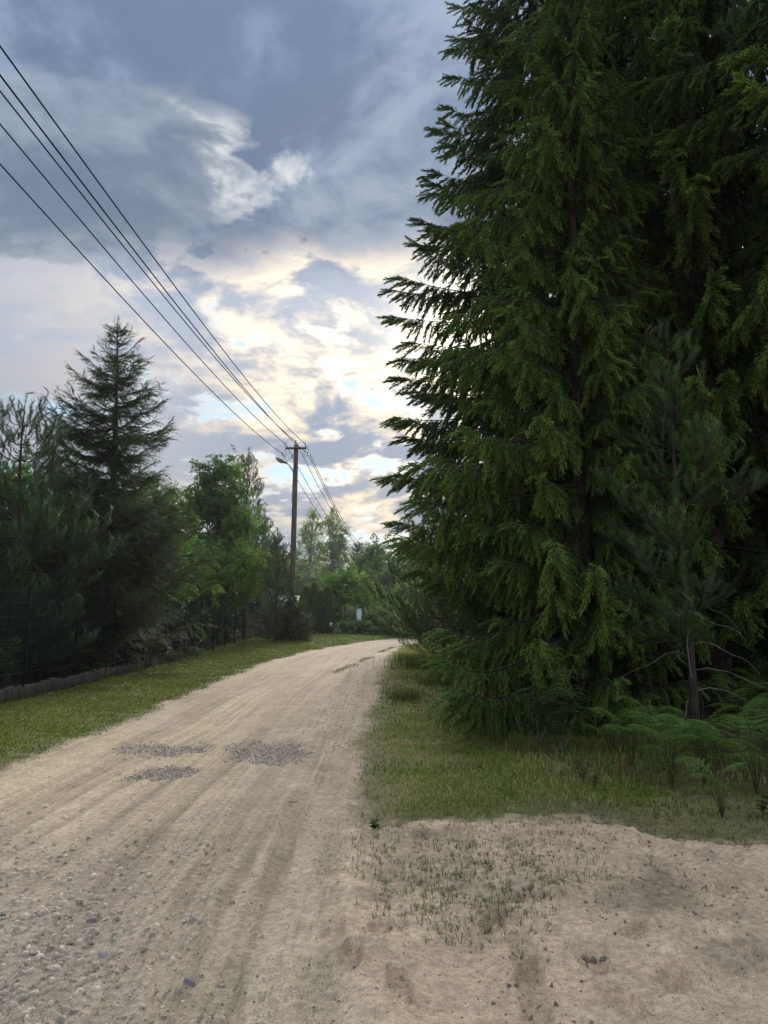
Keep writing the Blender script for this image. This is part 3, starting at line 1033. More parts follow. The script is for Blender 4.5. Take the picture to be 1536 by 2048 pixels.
def brush_needles(mb, P, D, n, L, W, C0, C1, g, flat=0.0, ang=(.5, 1.0), span=None):
    """n needles round each axis P..P+D; C0 at the base of the shoot, C1 at its tip"""
    m = len(P); Ln = np.linalg.norm(D, axis=1, keepdims=True); T = D / Ln
    a, b = frames(T)
    t = g.random((m, n)); an = g.uniform(0, 6.28, (m, n)); sp = g.uniform(ang[0], ang[1], (m, n))
    rad = np.cos(an)[..., None] * a[:, None] + np.sin(an)[..., None] * (1 - flat) * b[:, None]
    nd = T[:, None] * (1.1 - .45 * sp)[..., None] + rad * sp[..., None]
    pp = P[:, None] + D[:, None] * t[..., None]
    c = C0[:, None] * (1 - t[..., None]) + C1[:, None] * t[..., None]
    c = c * g.uniform(.7, 1.3, (m, n, 1))
    needles(mb, pp.reshape(-1, 3), nd.reshape(-1, 3), L * g.uniform(.75, 1.15, m * n), W, c.reshape(-1, 3))


def spruce_spray(seed, fresh=.7, ns=16):
    """a half-metre hanging spruce branchlet: stout needled fingers set round it, pale new tips"""
    g = rng(seed); mb = MB()
    old = np.array([.056, .112, .046]); new = np.array([.245, .33, .060])
    s = (np.arange(ns) + .6) / ns; az = np.arange(ns) * 2.4 + g.normal(0, .3, ns)
    base = np.stack([.48 * s, np.zeros(ns), -.05 * s ** 2], 1)
    L = (.15 * (1 - .45 * s) + .035) * g.uniform(.7, 1.2, ns)
    an = g.uniform(.38, .85, ns) * (1 - .35 * s)
    flat = .65                                             # fingers lie mostly to the sides
    D = np.stack([np.cos(an), np.sin(an) * np.cos(az), np.sin(an) * np.sin(az) * flat], 1) * L[:, None]
    k = np.arange(ns)[L > .09]; b2 = base[k] + D[k] * .4; D2 = np.stack([np.full(len(k), .085), g.normal(0, .025, len(k)), g.normal(0, .02, len(k))], 1)
    base = np.concatenate([base, b2, [[.46, 0, -.045]]]); D = np.concatenate([D, D2, [[.10, 0, -.01]]])
    m = len(base)
    fr = np.clip(g.normal(fresh, .3, (m, 1)), 0, 1)
    C0 = old * g.uniform(.75, 1.2, (m, 1)); C1 = old * (1 - fr) + new * fr
    shoots(mb, base, D, np.linalg.norm(D, axis=1), .011, C0 * .8, C1 * .9)
    brush_needles(mb, base, D, 15, .020, .0036, C0, C1, g, 0, (.5, .95))
    ax = np.stack([np.linspace(0, .48, 5), np.zeros(5), -.05 * np.linspace(0, 1, 5) ** 2], 1)
    tubes(mb, ax, np.linspace(.005, .002, 5), 3, (.08, .06, .04))
    brush_needles(mb, ax[:-1], np.diff(ax, axis=0), 12, .02, .0034, np.tile(old, (4, 1)), np.tile(old, (4, 1)), g)
    return mb


SPRUCE = [spruce_spray(901, .75), spruce_spray(902, .55), spruce_spray(903, .25)]


def pine_brush(seed, n=70, candle=False, nl=.075, nw=.0026):
    g = rng(seed); mb = MB()
    c0 = np.array([[.065, .115, .064]]); c1 = np.array([[.105, .165, .075]])
    brush_needles(mb, np.array([[0., 0, 0]]), np.array([[.20, 0, .02]]), n, nl, nw, c0, c1, g, 0, (.45, 1.0))
    tubes(mb, np.array([[-.02, 0, 0], [.20, 0, .02]]), np.array([.005, .003]), 3, (.10, .075, .05))
    if candle:
        P = np.array([[.19, 0, .02]] * 3); D = np.array([[.05, 0, .17], [.045, .035, .10], [.045, -.035, .11]])
        cc = np.tile([[.17, .18, .085]], (3, 1))
        shoots(mb, P, D, np.linalg.norm(D, axis=1), .0075, cc * .8, cc)
        brush_needles(mb, P, D, 16, .024, .0028, cc * .8, cc, g, 0, (.3, .5))
    return mb


PINE = [pine_brush(911), pine_brush(912), pine_brush(913, 60, True)]


def larch_spray(seed):
    g = rng(seed); mb = MB(); u = np.linspace(0, 1, 6)
    ax = np.stack([.4 * u, .02 * np.sin(u * 5 + seed), -.03 * u ** 2], 1); tubes(mb, ax, np.linspace(.004, .0015, 6), 3, (.10, .075, .05))
    for k in range(3):
        o = line_at(ax, np.array([g.uniform(.1, .7)]))[0]; e = o + np.array([.14, g.choice([-1, 1]) * .08, g.normal(-.03, .03)]); q = np.stack([o, (o + e) / 2 + [0, 0, .01], e])
        tubes(mb, q, .002, 3, (.10, .08, .05)); ax = np.concatenate([ax, q])
    m = 34; P = line_at(ax[:6], g.random(m)); P[:12] = ax[6:][g.integers(0, 9, 12)] + g.normal(0, .015, (12, 3))
    pp = np.repeat(P, 9, 0); d = g.normal(0, 1, (len(pp), 3))
    needles(mb, pp, d, g.uniform(.022, .036, len(pp)), .0028, np.array([.080, .135, .058]) * g.uniform(.7, 1.3, (len(pp), 1)))
    return mb


LARCH = [larch_spray(921), larch_spray(922), larch_spray(923)]


def leaf_sprig(seed, n=11, leaf=.085, wide=.36, droop=.2, ash=False):
    """a twig of .3 m with leaves set alternately; tinted by the tree it grows on"""
    g = rng(seed); mb = MB(); u = np.linspace(0, 1, 5)
    ax = np.stack([.3 * u, np.zeros(5), .03 * np.sin(u * 3) - .05 * u ** 2], 1); tubes(mb, ax[[0, 2, 4]], np.array([.004, .003, .0015]), 3, (.6, .5, .4))
    s = np.linspace(.12, 1.0, n); P = line_at(ax, np.clip(s, 0, .999)); sd = np.where(np.arange(n) % 2 == 0, 1.0, -1.0)
    D = np.stack([g.uniform(.35, .9, n), sd * g.uniform(.5, 1.0, n), g.normal(-droop, .25, n)], 1)
    leaves(mb, P + D * .012, D, np.tile(UP, (n, 1)) + g.normal(0, .35, (n, 3)), leaf * g.uniform(.7, 1.2, n), leaf * wide, np.ones((n, 3)) * g.uniform(.75, 1.3, (n, 1)))
    return mb


BROAD = [leaf_sprig(931), leaf_sprig(932, 12), leaf_sprig(933, 9)]
ASH = [leaf_sprig(934, 13, .11, .22, .5), leaf_sprig(935, 13, .11, .22, .4), leaf_sprig(936, 11, .12, .22, .6)]
BIRCH = [leaf_sprig(937, 14, .055, .40, .5), leaf_sprig(938, 15, .055, .40, .4), leaf_sprig(939, 12, .055, .4, .6)]


def spruce_tree(name, label, x, y, h, Rb, seed, z0=.4, size=.2, dens=1.0, vis_h=99, prof=None, trunk_r=None, droop=.38, low=None, bright=1.0, lvl=.36, group='spruces on the right', cheap=False, twigs=0, hg=1.0, tone=1.0, ragged=(.66, 1.14), squeeze=None):
    g = rng(seed)
    t = thing(name, label, 'tree', (x, y, hz(x, y) - .05), group=group)
    tr = trunk_line(h, (g.normal(0, .1), g.normal(0, .1)), g)
    tr_r = trunk_r or h * .014
    mb = MB(); tubes(mb, tr, tr_r * np.linspace(1, .06, len(tr)) ** .9 * np.where(np.arange(len(tr)) == 0, 1.25, 1), 10, BARK_S)
    mb.build('trunk', M['bark'], t)
    bb = MB(); z = z0
    SP, SX, SZ, SS, ST, SV, B_P, B_R = [], [], [], [], [], [], [], []
    up_s = size / .2
    while z < h - .2:
        coarse = (1.0 if z < vis_h else 1.6) * up_s
        nb = int(g.integers(5, 8)); a0 = g.uniform(0, 6.28); f = z / h
        rr = Rb * (prof(f) if prof else (1 - f) ** .8 * min(1, .75 + f * 2))
        for b in range(nb):
            az = a0 + b * 2 * math.pi / nb + g.normal(0, .2)
            if low is not None and z < low(az): continue
            r = rr * g.uniform(*ragged) * (squeeze(az) if squeeze else 1.0)
            if r < .1: continue
            k = 8; s = np.linspace(0, 1, k)
            dr = droop * g.uniform(.6, 1.3) * (1 - f * .9)
            bz = r * (.10 * s - dr * s ** 1.6 + .62 * dr * s ** 4) + g.normal(0, .05) * r * s
            ca, sa = math.cos(az), math.sin(az); bend = g.normal(0, .10) * r * s ** 2
            o = line_at(tr, np.array([f]))[0]
            P = np.stack([o[0] + ca * r * s - sa * bend, o[1] + sa * r * s + ca * bend, z + bz], 1)
            B_P.append(P); B_R.append(np.linspace(.012 + .007 * r, .004, k))
            ns = max(3, int(r * .8 / (.062 * coarse / dens)))
            ss = np.clip(np.repeat(np.linspace(.20, 1.0, ns), 2) + g.normal(0, .012, ns * 2), .15, .999)
            side = np.tile([1.0, -1.0], ns)
            base = line_at(P, ss)
            tan = nrm(line_at(P, np.clip(ss + .06, 0, 1)) - line_at(P, np.clip(ss - .06, 0, 1)) + 1e-6)
            lat = np.stack([-tan[:, 1], tan[:, 0], np.zeros(len(ss))], 1) * side[:, None]
            l2 = (.28 + .50 * (1 - np.abs(ss - .55) * 1.2)) * g.uniform(.6, 1.25, len(ss)) * min(1, .5 + r * .2)
            tip = sstep(.75, 1.0, ss)
            d = lat * (g.uniform(.35, .85, len(ss)) * (1 - .5 * tip))[:, None] + tan * (g.uniform(.35, .8, len(ss)) + .5 * tip)[:, None] - UP * (g.uniform(.5, 1.6, len(ss)) * hg * (1 - .55 * tip))[:, None]
            SP.append(base); SX.append(d); SZ.append(UP * .5 + tan * .9 + g.normal(0, .5, d.shape)); SS.append(l2 / .5 * coarse ** .6 * .74)
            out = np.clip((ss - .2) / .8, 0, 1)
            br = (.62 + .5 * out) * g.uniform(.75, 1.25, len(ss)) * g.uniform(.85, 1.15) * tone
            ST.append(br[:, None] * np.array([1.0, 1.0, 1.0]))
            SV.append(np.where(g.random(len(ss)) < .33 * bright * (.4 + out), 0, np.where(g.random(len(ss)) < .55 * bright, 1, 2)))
        z += lvl * g.uniform(.8, 1.2) * (1 if z < vis_h else 1.5)
    # leader
    SP.append(tr[-2:] - UP * .1); SX.append(np.tile(UP, (2, 1)) + .01); SZ.append(np.tile([[1., 0, 0]], (2, 1))); SS.append(np.ones(2)); ST.append(np.ones((2, 3))); SV.append(np.zeros(2))
    tubes(bb, np.array(B_P), np.array(B_R), 4, BARK_S * 1.1)
    tag(bb.build('branches', M['bark'], t), kind='stuff')
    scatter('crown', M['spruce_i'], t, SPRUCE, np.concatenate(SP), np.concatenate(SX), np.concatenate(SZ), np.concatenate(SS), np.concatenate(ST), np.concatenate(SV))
    return t


def pine_tree(name, label, x, y, h, Rb, seed, z0=1.0, brush=1.0, spacing=.13, candles=.4, trunk_r=None, lean=(0, 0), up=.55, tint=(1, 1, 1), whorl=.42, low=None, dead=0, group='pines', prof=None, sub=1.5, bare=.3, bark=None):
    """brush = size of a needle brush relative to the near ones"""
    g = rng(seed); bark = np.array([.085, .065, .05]) if bark is None else bark
    brush = brush * max(1.0, (math.hypot(x, y) / 14) ** .62); spacing = spacing * brush
    t = thing(name, label, 'tree', (x, y, hz(x, y) - .04), group=group)
    tr = trunk_line(h, lean, g, 16, .04)
    r0 = trunk_r or h * .014
    mb = MB(); tubes(mb, tr, r0 * np.linspace(1, .1, len(tr)), 9, bark); mb.build('trunk', M['bark'], t)
    bb = MB(); z = z0; NP, ND, NV, twP, twR = [], [], [], [], []
    while z < h - .1:
        f = z / h
        rr = Rb * (prof(f) if prof else max(.12, (1 - f) ** .75))
        nb = int(g.integers(4, 6)); a0 = g.uniform(0, 6.28)
        for b in range(nb):
            az = a0 + b * 2 * math.pi / nb + g.normal(0, .25)
            if low is not None and z < low(az): continue
            r = rr * g.uniform(.6, 1.12)
            k = 7; s = np.linspace(0, 1, k); ca, sa = math.cos(az), math.sin(az)
            rise = up * g.uniform(.5, 1.2) * (.35 + f * .75)
            o = line_at(tr, np.array([f]))[0]; bend = g.normal(0, .12) * r * s ** 2
            P = np.stack([o[0] + ca * r * s - sa * bend, o[1] + sa * r * s + ca * bend, z + r * (rise * s ** 1.5 - .10 * np.sin(s * 3.1))], 1)
            twP.append(P); twR.append(np.linspace(.006 + .008 * r, .004, k))
            ns = max(3, int(r * (1 - bare) / (.13 / sub)))
            ss = np.clip(np.linspace(bare, .97, ns) + g.normal(0, .02, ns), .1, 1)
            base = line_at(P, ss); tan = nrm(line_at(P, np.clip(ss + .08, 0, 1)) - line_at(P, np.clip(ss - .08, 0, 1)) + 1e-6)
            sd = np.where(np.arange(ns) % 2 == 0, 1.0, -1.0)[:, None]
            lat = np.stack([-tan[:, 1], tan[:, 0], np.zeros(ns)], 1) * sd
            d0 = nrm(tan * .75 + lat * g.uniform(.4, .9, (ns, 1)) + UP * g.uniform(-.05, .5, (ns, 1)))
            l2 = np.clip(r * .38 * (1.15 - ss) + .15, .12, .9) * g.uniform(.6, 1.2, ns)
            kk = 4; u = np.linspace(0, 1, kk)
            Q = base[:, None, :] + d0[:, None, :] * l2[:, None, None] * u[None, :, None] + UP * (l2[:, None, None] * .28 * (u ** 2)[None, :, None])
            m = np.maximum(1, (l2 / spacing).astype(int)); mi = np.repeat(np.arange(ns), m); c = np.arange(len(mi)) - np.repeat(np.cumsum(m) - m, m)
            uu = 1 - c / np.repeat(m, m) * .85
            i = np.clip((uu * (kk - 1)).astype(int), 0, kk - 2); fu = (uu * (kk - 1) - i)[:, None]
            ps = Q[mi, i] * (1 - fu) + Q[mi, i + 1] * fu; tg = nrm(Q[mi, i + 1] - Q[mi, i])
            NP.append(ps - tg * .12 * brush); ND.append(tg + g.normal(0, .18, tg.shape) + UP * .1)
            NV.append(np.where((c == 0) & (g.random(len(mi)) < candles * (.4 + .8 * f)), 2, g.integers(0, 2, len(mi))))
            tubes(bb, Q[:, [0, 3]], np.broadcast_to([.005, .002], (ns, 2)), 3, bark * .8)
            NP.append(P[-1:] - .1 * brush * nrm(P[-1:] - P[-2:-1])); ND.append(P[-1:] - P[-2:-1]); NV.append(np.array([2 if g.random() < candles * 1.3 else 0]))
        z += whorl * g.uniform(.8, 1.2)
    NP.append(tr[-1:]); ND.append(UP[None] + .01); NV.append(np.array([2]))
    tubes(bb, np.array(twP), np.array(twR), 5, bark * .9)
    if dead:
        DP = []
        for i in range(dead):
            zz = g.uniform(.35, max(.6, z0 + .5)); az = g.uniform(0, 6.28); L = g.uniform(.5, 1.5); s = np.linspace(0, 1, 8)
            o = line_at(tr, np.array([zz / h]))[0]
            DP.append(np.stack([o[0] + math.cos(az) * L * s, o[1] + math.sin(az) * L * s + .10 * np.sin(s * 5 + i), zz + L * (.12 * s - .55 * s ** 2.2) + .04 * np.sin(s * 9)], 1))
        tubes(bb, np.array(DP), np.broadcast_to(np.linspace(.009, .003, 8), (dead, 8)), 4, (.26, .23, .20))
    tag(bb.build('branches', M['bark'], t), kind='stuff')
    P = np.concatenate(NP); n = len(P)
    scatter('crown', M['needle_i'], t, PINE, P, np.concatenate(ND), np.tile(UP, (n, 1)) + g.normal(0, .3, (n, 3)), brush * g.uniform(.8, 1.2, n), np.array(tint) * g.uniform(.7, 1.3, (n, 1)), np.concatenate(NV))
    return t


def larch_tree(name, label, x, y, h, Rb, seed):
    g = rng(seed)
    t = thing(name, label, 'tree', (x, y, hz(x, y) - .04))
    tr = trunk_line(h, (-.1, .1), g, 16, .06)
    mb = MB(); tubes(mb, tr, .19 * np.linspace(1, .03, 16), 9, np.array([.09, .065, .055])); mb.build('trunk', M['bark'], t)
    bb = MB(); BP, BR, SP, SX, SS = [], [], [], [], []
    z = .9
    while z < h - .12:
        f = z / h
        rr = Rb * np.interp(f, [0, .2, .45, .65, .8, .93, 1], [.95, 1.0, .9, .75, .45, .17, .06])
        for b in range(int(g.integers(2, 5))):
            az = g.uniform(0, 6.28); r = rr * g.uniform(.4, 1.12); k = 8; s = np.linspace(0, 1, k); ca, sa = math.cos(az), math.sin(az)
            o = line_at(tr, np.array([f]))[0]
            zz = z + r * ((.06 + .40 * f ** 3 + g.normal(0, .20)) * s - .16 * np.sin(s * 3.0) * (1 - f) + .16 * s ** 3 + .03 * np.sin(s * 7 + z * 9))
            bend = g.normal(0, .15) * r * s ** 2
            P = np.stack([o[0] + ca * r * s - sa * bend, o[1] + sa * r * s + ca * bend, zz], 1)
            BP.append(P); BR.append(np.linspace(.008 + .010 * r, .003, k))
            ns = 5 + int(r / .027); ss = np.concatenate([g.uniform(.12, 1, ns - 1), [.98]])
            tan = nrm(line_at(P, np.clip(ss + .06, 0, 1)) - line_at(P, np.clip(ss - .06, 0, 1)) + 1e-6)
            lat = np.stack([-tan[:, 1], tan[:, 0], np.zeros(ns)], 1) * g.choice([-1.0, 1.0], ns)[:, None]
            hangv = g.uniform(-.1, 1.3, ns) * (1 - .8 * f); hangv[-1] = -.25
            SP.append(line_at(P, ss)); SX.append(lat * g.uniform(.2, .9, (ns, 1)) + tan * g.uniform(.4, 1, (ns, 1)) - UP * hangv[:, None]); SS.append(g.uniform(.6, 1.4, ns) * (1 - .35 * f) * min(1, .6 + .4 * r))
        z += .088 * g.uniform(.4, 1.7)
    SP.append(tr[-1:] - UP * .1); SX.append(UP[None] + .01); SS.append(np.ones(1))
    tubes(bb, np.array(BP), np.array(BR), 4, (.085, .062, .05)); tag(bb.build('branches', M['bark'], t), kind='stuff')
    P = np.concatenate(SP); n = len(P)
    scatter('crown', M['needle_i'], t, LARCH, P, np.concatenate(SX), np.tile(UP, (n, 1)) + g.normal(0, .4, (n, 3)), np.concatenate(SS), g.uniform(.7, 1.25, (n, 1)) * np.ones(3), g.integers(0, 3, n))
    return t


def leafy_tree(name, label, x, y, h, Rb, seed, cb=.25, leaf=.09, nleaf=9000, nclump=60, col=(.055, .10, .028), tip=(.10, .16, .045), trunk_r=.1, shape='round', stems=1, droop=.0, bark=(.10, .085, .07),
               group=None, cat='tree', spread=.34, kind=None):
    """broadleaf: forking limbs and leafy twigs gathered in uneven clumps"""
    g = rng(seed)
    t = thing(name, label, cat, (x, y, hz(x, y) - .03), group=group)
    tb = MB(); bb = MB(); lines = []
    for k in range(stems):
        ln = (g.normal(0, .25 * Rb * (stems > 1)), g.normal(0, .25 * Rb * (stems > 1)))
        tr = trunk_line(h * g.uniform(.82, .95), ln, g, 12, .06)
        if stems > 1: tr = tr + np.array([g.normal(0, .12), g.normal(0, .12), 0])
        lines.append(tr); tubes(tb, tr, trunk_r * np.linspace(1, .12, 12), 7, np.array(bark))
    tb.build('trunk', M['bark'], t)
    C = []
    while len(C) < nclump:
        v = g.uniform(-1, 1, 3); q = np.linalg.norm(v)
        if q > 1 or (q < .35 and g.random() < .7): continue
        zf = (v[2] + 1) / 2
        rad = {'round': 1.0, 'tall': 1.0 - .45 * zf ** 2, 'cone': 1.05 - zf * .9, 'column': .9}[shape]
        rad *= .78 + .44 * float(vnoise(np.array([math.atan2(v[1], v[0]) * 1.3 + seed]), np.array([zf * 3.0]), seed)[0])
        C.append((v[0] * Rb * rad, v[1] * Rb * rad, h * (cb + (1 - cb) * zf)))
    C = np.array(C); k = 5; s = np.linspace(0, 1, k); BP = []
    for c in C:
        tr = lines[int(g.integers(0, stems))]
        o = line_at(tr, np.array([np.clip((c[2] / h) * g.uniform(.45, .85), .05, .95)]))[0]
        mid = (o + c) / 2 + UP * .12 * np.linalg.norm(c - o)
        BP.append(((1 - s)[:, None] ** 2) * o + (2 * s * (1 - s))[:, None] * mid + (s ** 2)[:, None] * c)
    BP = np.array(BP)
    tubes(bb, BP, np.broadcast_to(np.linspace(trunk_r * .28, .006, k), (len(C), k)), 4, np.array(bark) * .9)
    cs = spread * Rb * g.uniform(.55, 1.2, len(C)); nt = 7
    td = nrm(g.normal(0, 1, (len(C), nt, 3)) + UP * (.25 - droop)); tl = cs[:, None] * g.uniform(.7, 1.5, (len(C), nt))
    tw = np.stack([np.broadcast_to(C[:, None], td.shape), C[:, None] + td * tl[..., None] - UP * (droop * tl * .6)[..., None]], 2).reshape(-1, 2, 3)
    tubes(bb, tw, np.broadcast_to([.007, .002], (len(tw), 2)), 3, np.array(bark)); tag(bb.build('branches', M['bark'], t), kind='stuff')
    protos = kind or BROAD; ref = {id(BROAD): .085, id(ASH): .112, id(BIRCH): .055}[id(protos)]
    sc = leaf / ref
    m = max(1, int(nleaf * 1.5 / 10 / len(tw)) + 1)
    ti = np.repeat(np.arange(len(tw)), m); n = len(ti); uu = g.random((n, 1)) ** .7
    dirv = nrm(tw[ti, 1] - tw[ti, 0])
    pp = tw[ti, 0] * (1 - uu) + tw[ti, 1] * uu + g.normal(0, .12, (n, 3)) * cs[ti // nt][:, None]
    dd = dirv * .7 + g.normal(0, .55, (n, 3)) - UP * droop * .8
    fresh = np.clip(g.normal(.35, .3, (n, 1)), 0, 1)
    tone = (1 + g.normal(0, .16, (len(C), 1)))[ti // nt] * (1 + g.normal(0, .12, (n, 1)))
    cc = (np.array(col) * (1 - fresh) + np.array(tip) * fresh) * np.clip(tone, .4, 1.7) * 1.95
    scatter('crown' if cat == 'tree' else 'foliage', M['leaf_i'], t, protos, pp - dd * .1 * sc, dd, np.tile(UP, (n, 1)) + g.normal(0, .4, (n, 3)), sc * g.uniform(.75, 1.25, n), cc, g.integers(0, 3, n))
    return t


# ------------------------------------------------------------------ right of the road
spruce_tree('spruce_tree', 'huge dark spruce whose thick trunk stands behind the young pine', 5.8, 13.8, 25, 4.7, 101, z0=1.2, size=.215, vis_h=14.5, trunk_r=.34, dens=.85, hg=1.5, tone=1.75, ragged=(.55, 1.15),
            low=lambda a: 3.0 + 1.4 * math.cos(a + .9) if math.cos(a + 2.4) < .55 else 1.0, bright=1.5)
spruce_tree('spruce_tree', 'tall spruce with ragged drooping boughs outlined against the bright cloud', 4.1, 19.2, 26, 5.05, 102, z0=.8, size=.26, vis_h=19.0, trunk_r=.28, dens=.85, droop=.24, lvl=.48, hg=.8, ragged=(.66, 1.06), tone=1.5,
            prof=lambda f: np.interp(f, [0, .04, .11, .165, .23, .355, .41, .48, .59, .65, .71, 1], [.46, .56, .7, .85, .9, .83, .78, .66, .53, .53, .40, 0]), bright=1.1)
spruce_tree('spruce_tree', 'bright green spruce with skirts hanging down to the roadside grass', 2.85, 11.15, 12.5, 2.2, 103, z0=.15, size=.20, vis_h=12, trunk_r=.13, dens=.95, droop=.62, lvl=.33, hg=1.5, tone=1.75, ragged=(.6, 1.18),
            prof=lambda f: np.interp(f, [0, .1, .25, .5, .8, 1], [.84, .94, 1.0, .88, .48, 0]), bright=1.8, squeeze=lambda a: 1.0 - .55 * max(0.0, math.cos(a + .75)) ** 1.5)
spruce_tree('spruce_tree', 'shadowy spruce at the right edge behind the bracken', 10.4, 14.2, 22, 4.6, 104, z0=1.2, size=.30, vis_h=13, trunk_r=.26, dens=.9, lvl=.45, bright=.65)
spruce_tree('spruce_tree', 'dark spruce deep in the wood behind the thick trunk', 9.2, 21.5, 24, 4.8, 105, z0=.5, size=.40, vis_h=16, trunk_r=.26, dens=.95, lvl=.5, bright=.5)
spruce_tree('spruce_tree', 'near spruce whose bright bough hangs into the top right corner', 6.9, 8.5, 15, 3.6, 106, z0=7.6, prof=lambda f: 1.0 - 1.6 * max(0.0, f - .6), size=.17, vis_h=11, trunk_r=.24, dens=.9, bright=1.6, tone=1.6, lvl=.75)
pine_tree('pine_tree', 'slender young pine with a thin brown trunk in front of the spruces', 3.95, 10.0, 5.35, 2.1, 111, z0=1.3, candles=.16, trunk_r=.062, lean=(-.12, .1), up=.42, tint=(1.6, 1.65, 1.5), sub=2.0, spacing=.10,
          dead=10, whorl=.34, bare=.2, low=lambda a: 1.0 if math.cos(a - 3.4) > .3 else 3.0)
pine_tree('pine_tree', 'grey green pine bough reaching in at the right edge high up', 8.9, 11.0, 13, 4.2, 112, z0=7.6, prof=lambda f: .98 if f < .8 else .5, candles=.0, trunk_r=.2, up=.25, whorl=.7, tint=(1.6, 1.6, 1.75), sub=2.0)
pine_tree('pine_tree', 'dark wind-swept pine with upswept branches beyond the tall spruce', 2.7, 27.5, 8.0, 3.7, 113, z0=.8, candles=.3, trunk_r=.16, up=.62, whorl=.42, )
pine_tree('pine_tree', 'low bushy pine leaning over the right edge of the road bend', 2.3, 30.0, 2.9, 2.5, 114, z0=.25, candles=.2, trunk_r=.08, up=.35, whorl=.28, )
pine_tree('pine_tree', 'dark pine standing past the wind-swept one at the bend', 6.0, 35, 9.5, 3.4, 115, z0=.5, candles=.2, trunk_r=.16, up=.5, whorl=.45)
pine_tree('pine_tree', 'shaded pine between the trunks at the far right', 13.5, 24, 15, 4.6, 116, z0=1.0, candles=0, trunk_r=.2, up=.4, whorl=.6)
spruce_tree('spruce_tree', 'spruce in the depth of the wood right of the bend', 8.5, 30, 22, 4.6, 107, z0=.4, size=.5, vis_h=14, trunk_r=.24, dens=.95, lvl=.6, bright=.5)
spruce_tree('spruce_tree', 'farthest dark spruce on the right side of the wood', 16.5, 19, 21, 5, 108, z0=.4, size=.6, vis_h=12, trunk_r=.24, dens=.95, lvl=.65, bright=.5)
for i, (x, y, h, r, lab) in enumerate(((7.6, 17.5, 3.2, 2.0, 'dim undergrowth bush right of the thick trunk'), (4.6, 15.8, 3.0, 1.8, 'dim undergrowth bush left of the thick trunk'), (10.5, 18.5, 3.4, 2.2, 'dim undergrowth bush at the right edge of the wood'), (6.5, 24.0, 3.6, 2.4, 'dim undergrowth bush deep behind the spruces'), (12.0, 30.0, 5.0, 3.2, 'shadowed thicket farthest back on the right'))):
    leafy_tree('undergrowth_bush', lab, x, y, h, r, 160 + i, .02, .16, 3400, 44, (.035, .07, .022), (.06, .10, .03), .04, 'round', stems=3, cat='bush', group='undergrowth in the wood')

# ------------------------------------------------------------------ left of the road, behind the fence
GL = 'trees behind the fence'
larch_tree('larch_tree', 'tall feathery larch with a spiky top, highest tree on the left', -7.3, 20.5, 9.65, 2.25, 121)
pine_tree('pine_tree', 'bare-topped pine with tall candle shoots near the left edge', -8.05, 16.8, 6.25, 2.1, 122, z0=.5, sub=2.2, tint=(1.1, 1.2, 1.3), prof=lambda f: np.interp(f, [0, .5, .8, 1], [.9, .95, .55, .15]), candles=.7, trunk_r=.10, up=.75, whorl=.38, group=GL)
pine_tree('pine_tree', 'big dark pine cut off by the left edge', -11.3, 20.0, 8.9, 2.7, 123, z0=.8, candles=.3, trunk_r=.15, up=.6, whorl=.42, group=GL)
spruce_tree('fir_tree', 'small fir with bright green flat shoots behind the fence', -7.75, 18.6, 3.15, 1.0, 124, z0=.3, size=.17, dens=.8, trunk_r=.06, droop=.05, lvl=.30, bright=1.7, hg=.1, tone=1.3, group=GL)
spruce_tree('fir_tree', 'low young fir with light tips left of the larch trunk', -7.9, 20.0, 1.9, .9, 125, z0=.2, size=.16, dens=.8, trunk_r=.04, droop=.08, lvl=.28, bright=1.5, hg=.1, tone=1.2, group=GL)
spruce_tree('fir_tree', 'young fir close behind the fence right of the larch', -7.9, 23.5, 2.3, 1.0, 126, z0=.2, size=.18, dens=.8, trunk_r=.05, droop=.08, lvl=.28, bright=1.2, hg=.15, group=GL)
leafy_tree('birch_tree', 'pale leafy birch between the left pine and the larch', -11.0, 26, 7.2, 2.0, 131, .15, .075, 12000, 70, (.060, .105, .045), (.10, .16, .07), .09, 'tall', droop=.25, bark=(.30, .28, .26), group=GL, kind=BIRCH)
leafy_tree('birch_tree', 'leafy birch showing just right of the larch crown', -8.9, 27.5, 7.0, 2.0, 132, .15, .075, 12000, 70, (.055, .10, .035), (.10, .155, .055), .09, 'tall', droop=.2, bark=(.28, .26, .24), group=GL, kind=BIRCH)
leafy_tree('ash_tree', 'round-topped ash with large leaves beside the candle pine', -8.8, 40, 9.7, 2.5, 133, .2, .20, 9000, 80, (.050, .095, .030), (.085, .145, .045), .12, 'tall', droop=.25, group=GL, kind=ASH)
leafy_tree('apple_tree', 'low round apple tree with light green leaves, nearest the pole', -7.75, 36.5, 4.9, 2.0, 134, .22, .10, 10000, 70, (.060, .105, .025), (.11, .17, .04), .10, 'round', group=GL)
leafy_tree('apple_tree', 'dark leafy fruit tree left of the light green one', -8.3, 30.5, 3.9, 1.7, 135, .25, .09, 8000, 60, (.045, .085, .025), (.085, .14, .035), .09, 'round', group=GL)
leafy_tree('cherry_tree', 'thin-stemmed leafy tree in front of the pale house', -7.9, 26.0, 4.2, 1.5, 136, .35, .085, 7000, 50, (.05, .09, .03), (.09, .14, .04), .07, 'round', group=GL)
pine_tree('pine_tree', 'pine with many upright candles left of the utility pole', -8.2, 45.5, 10.9, 2.9, 127, z0=1.5, candles=.8, trunk_r=.14, up=.8, whorl=.45, group=GL, tint=(1.1, 1.2, 1.25))
pine_tree('pine_tree', 'dark pine directly behind the foot of the utility pole', -7.9, 50.0, 7.0, 2.6, 128, z0=.5, candles=.3, trunk_r=.12, up=.5, whorl=.42, group=GL)
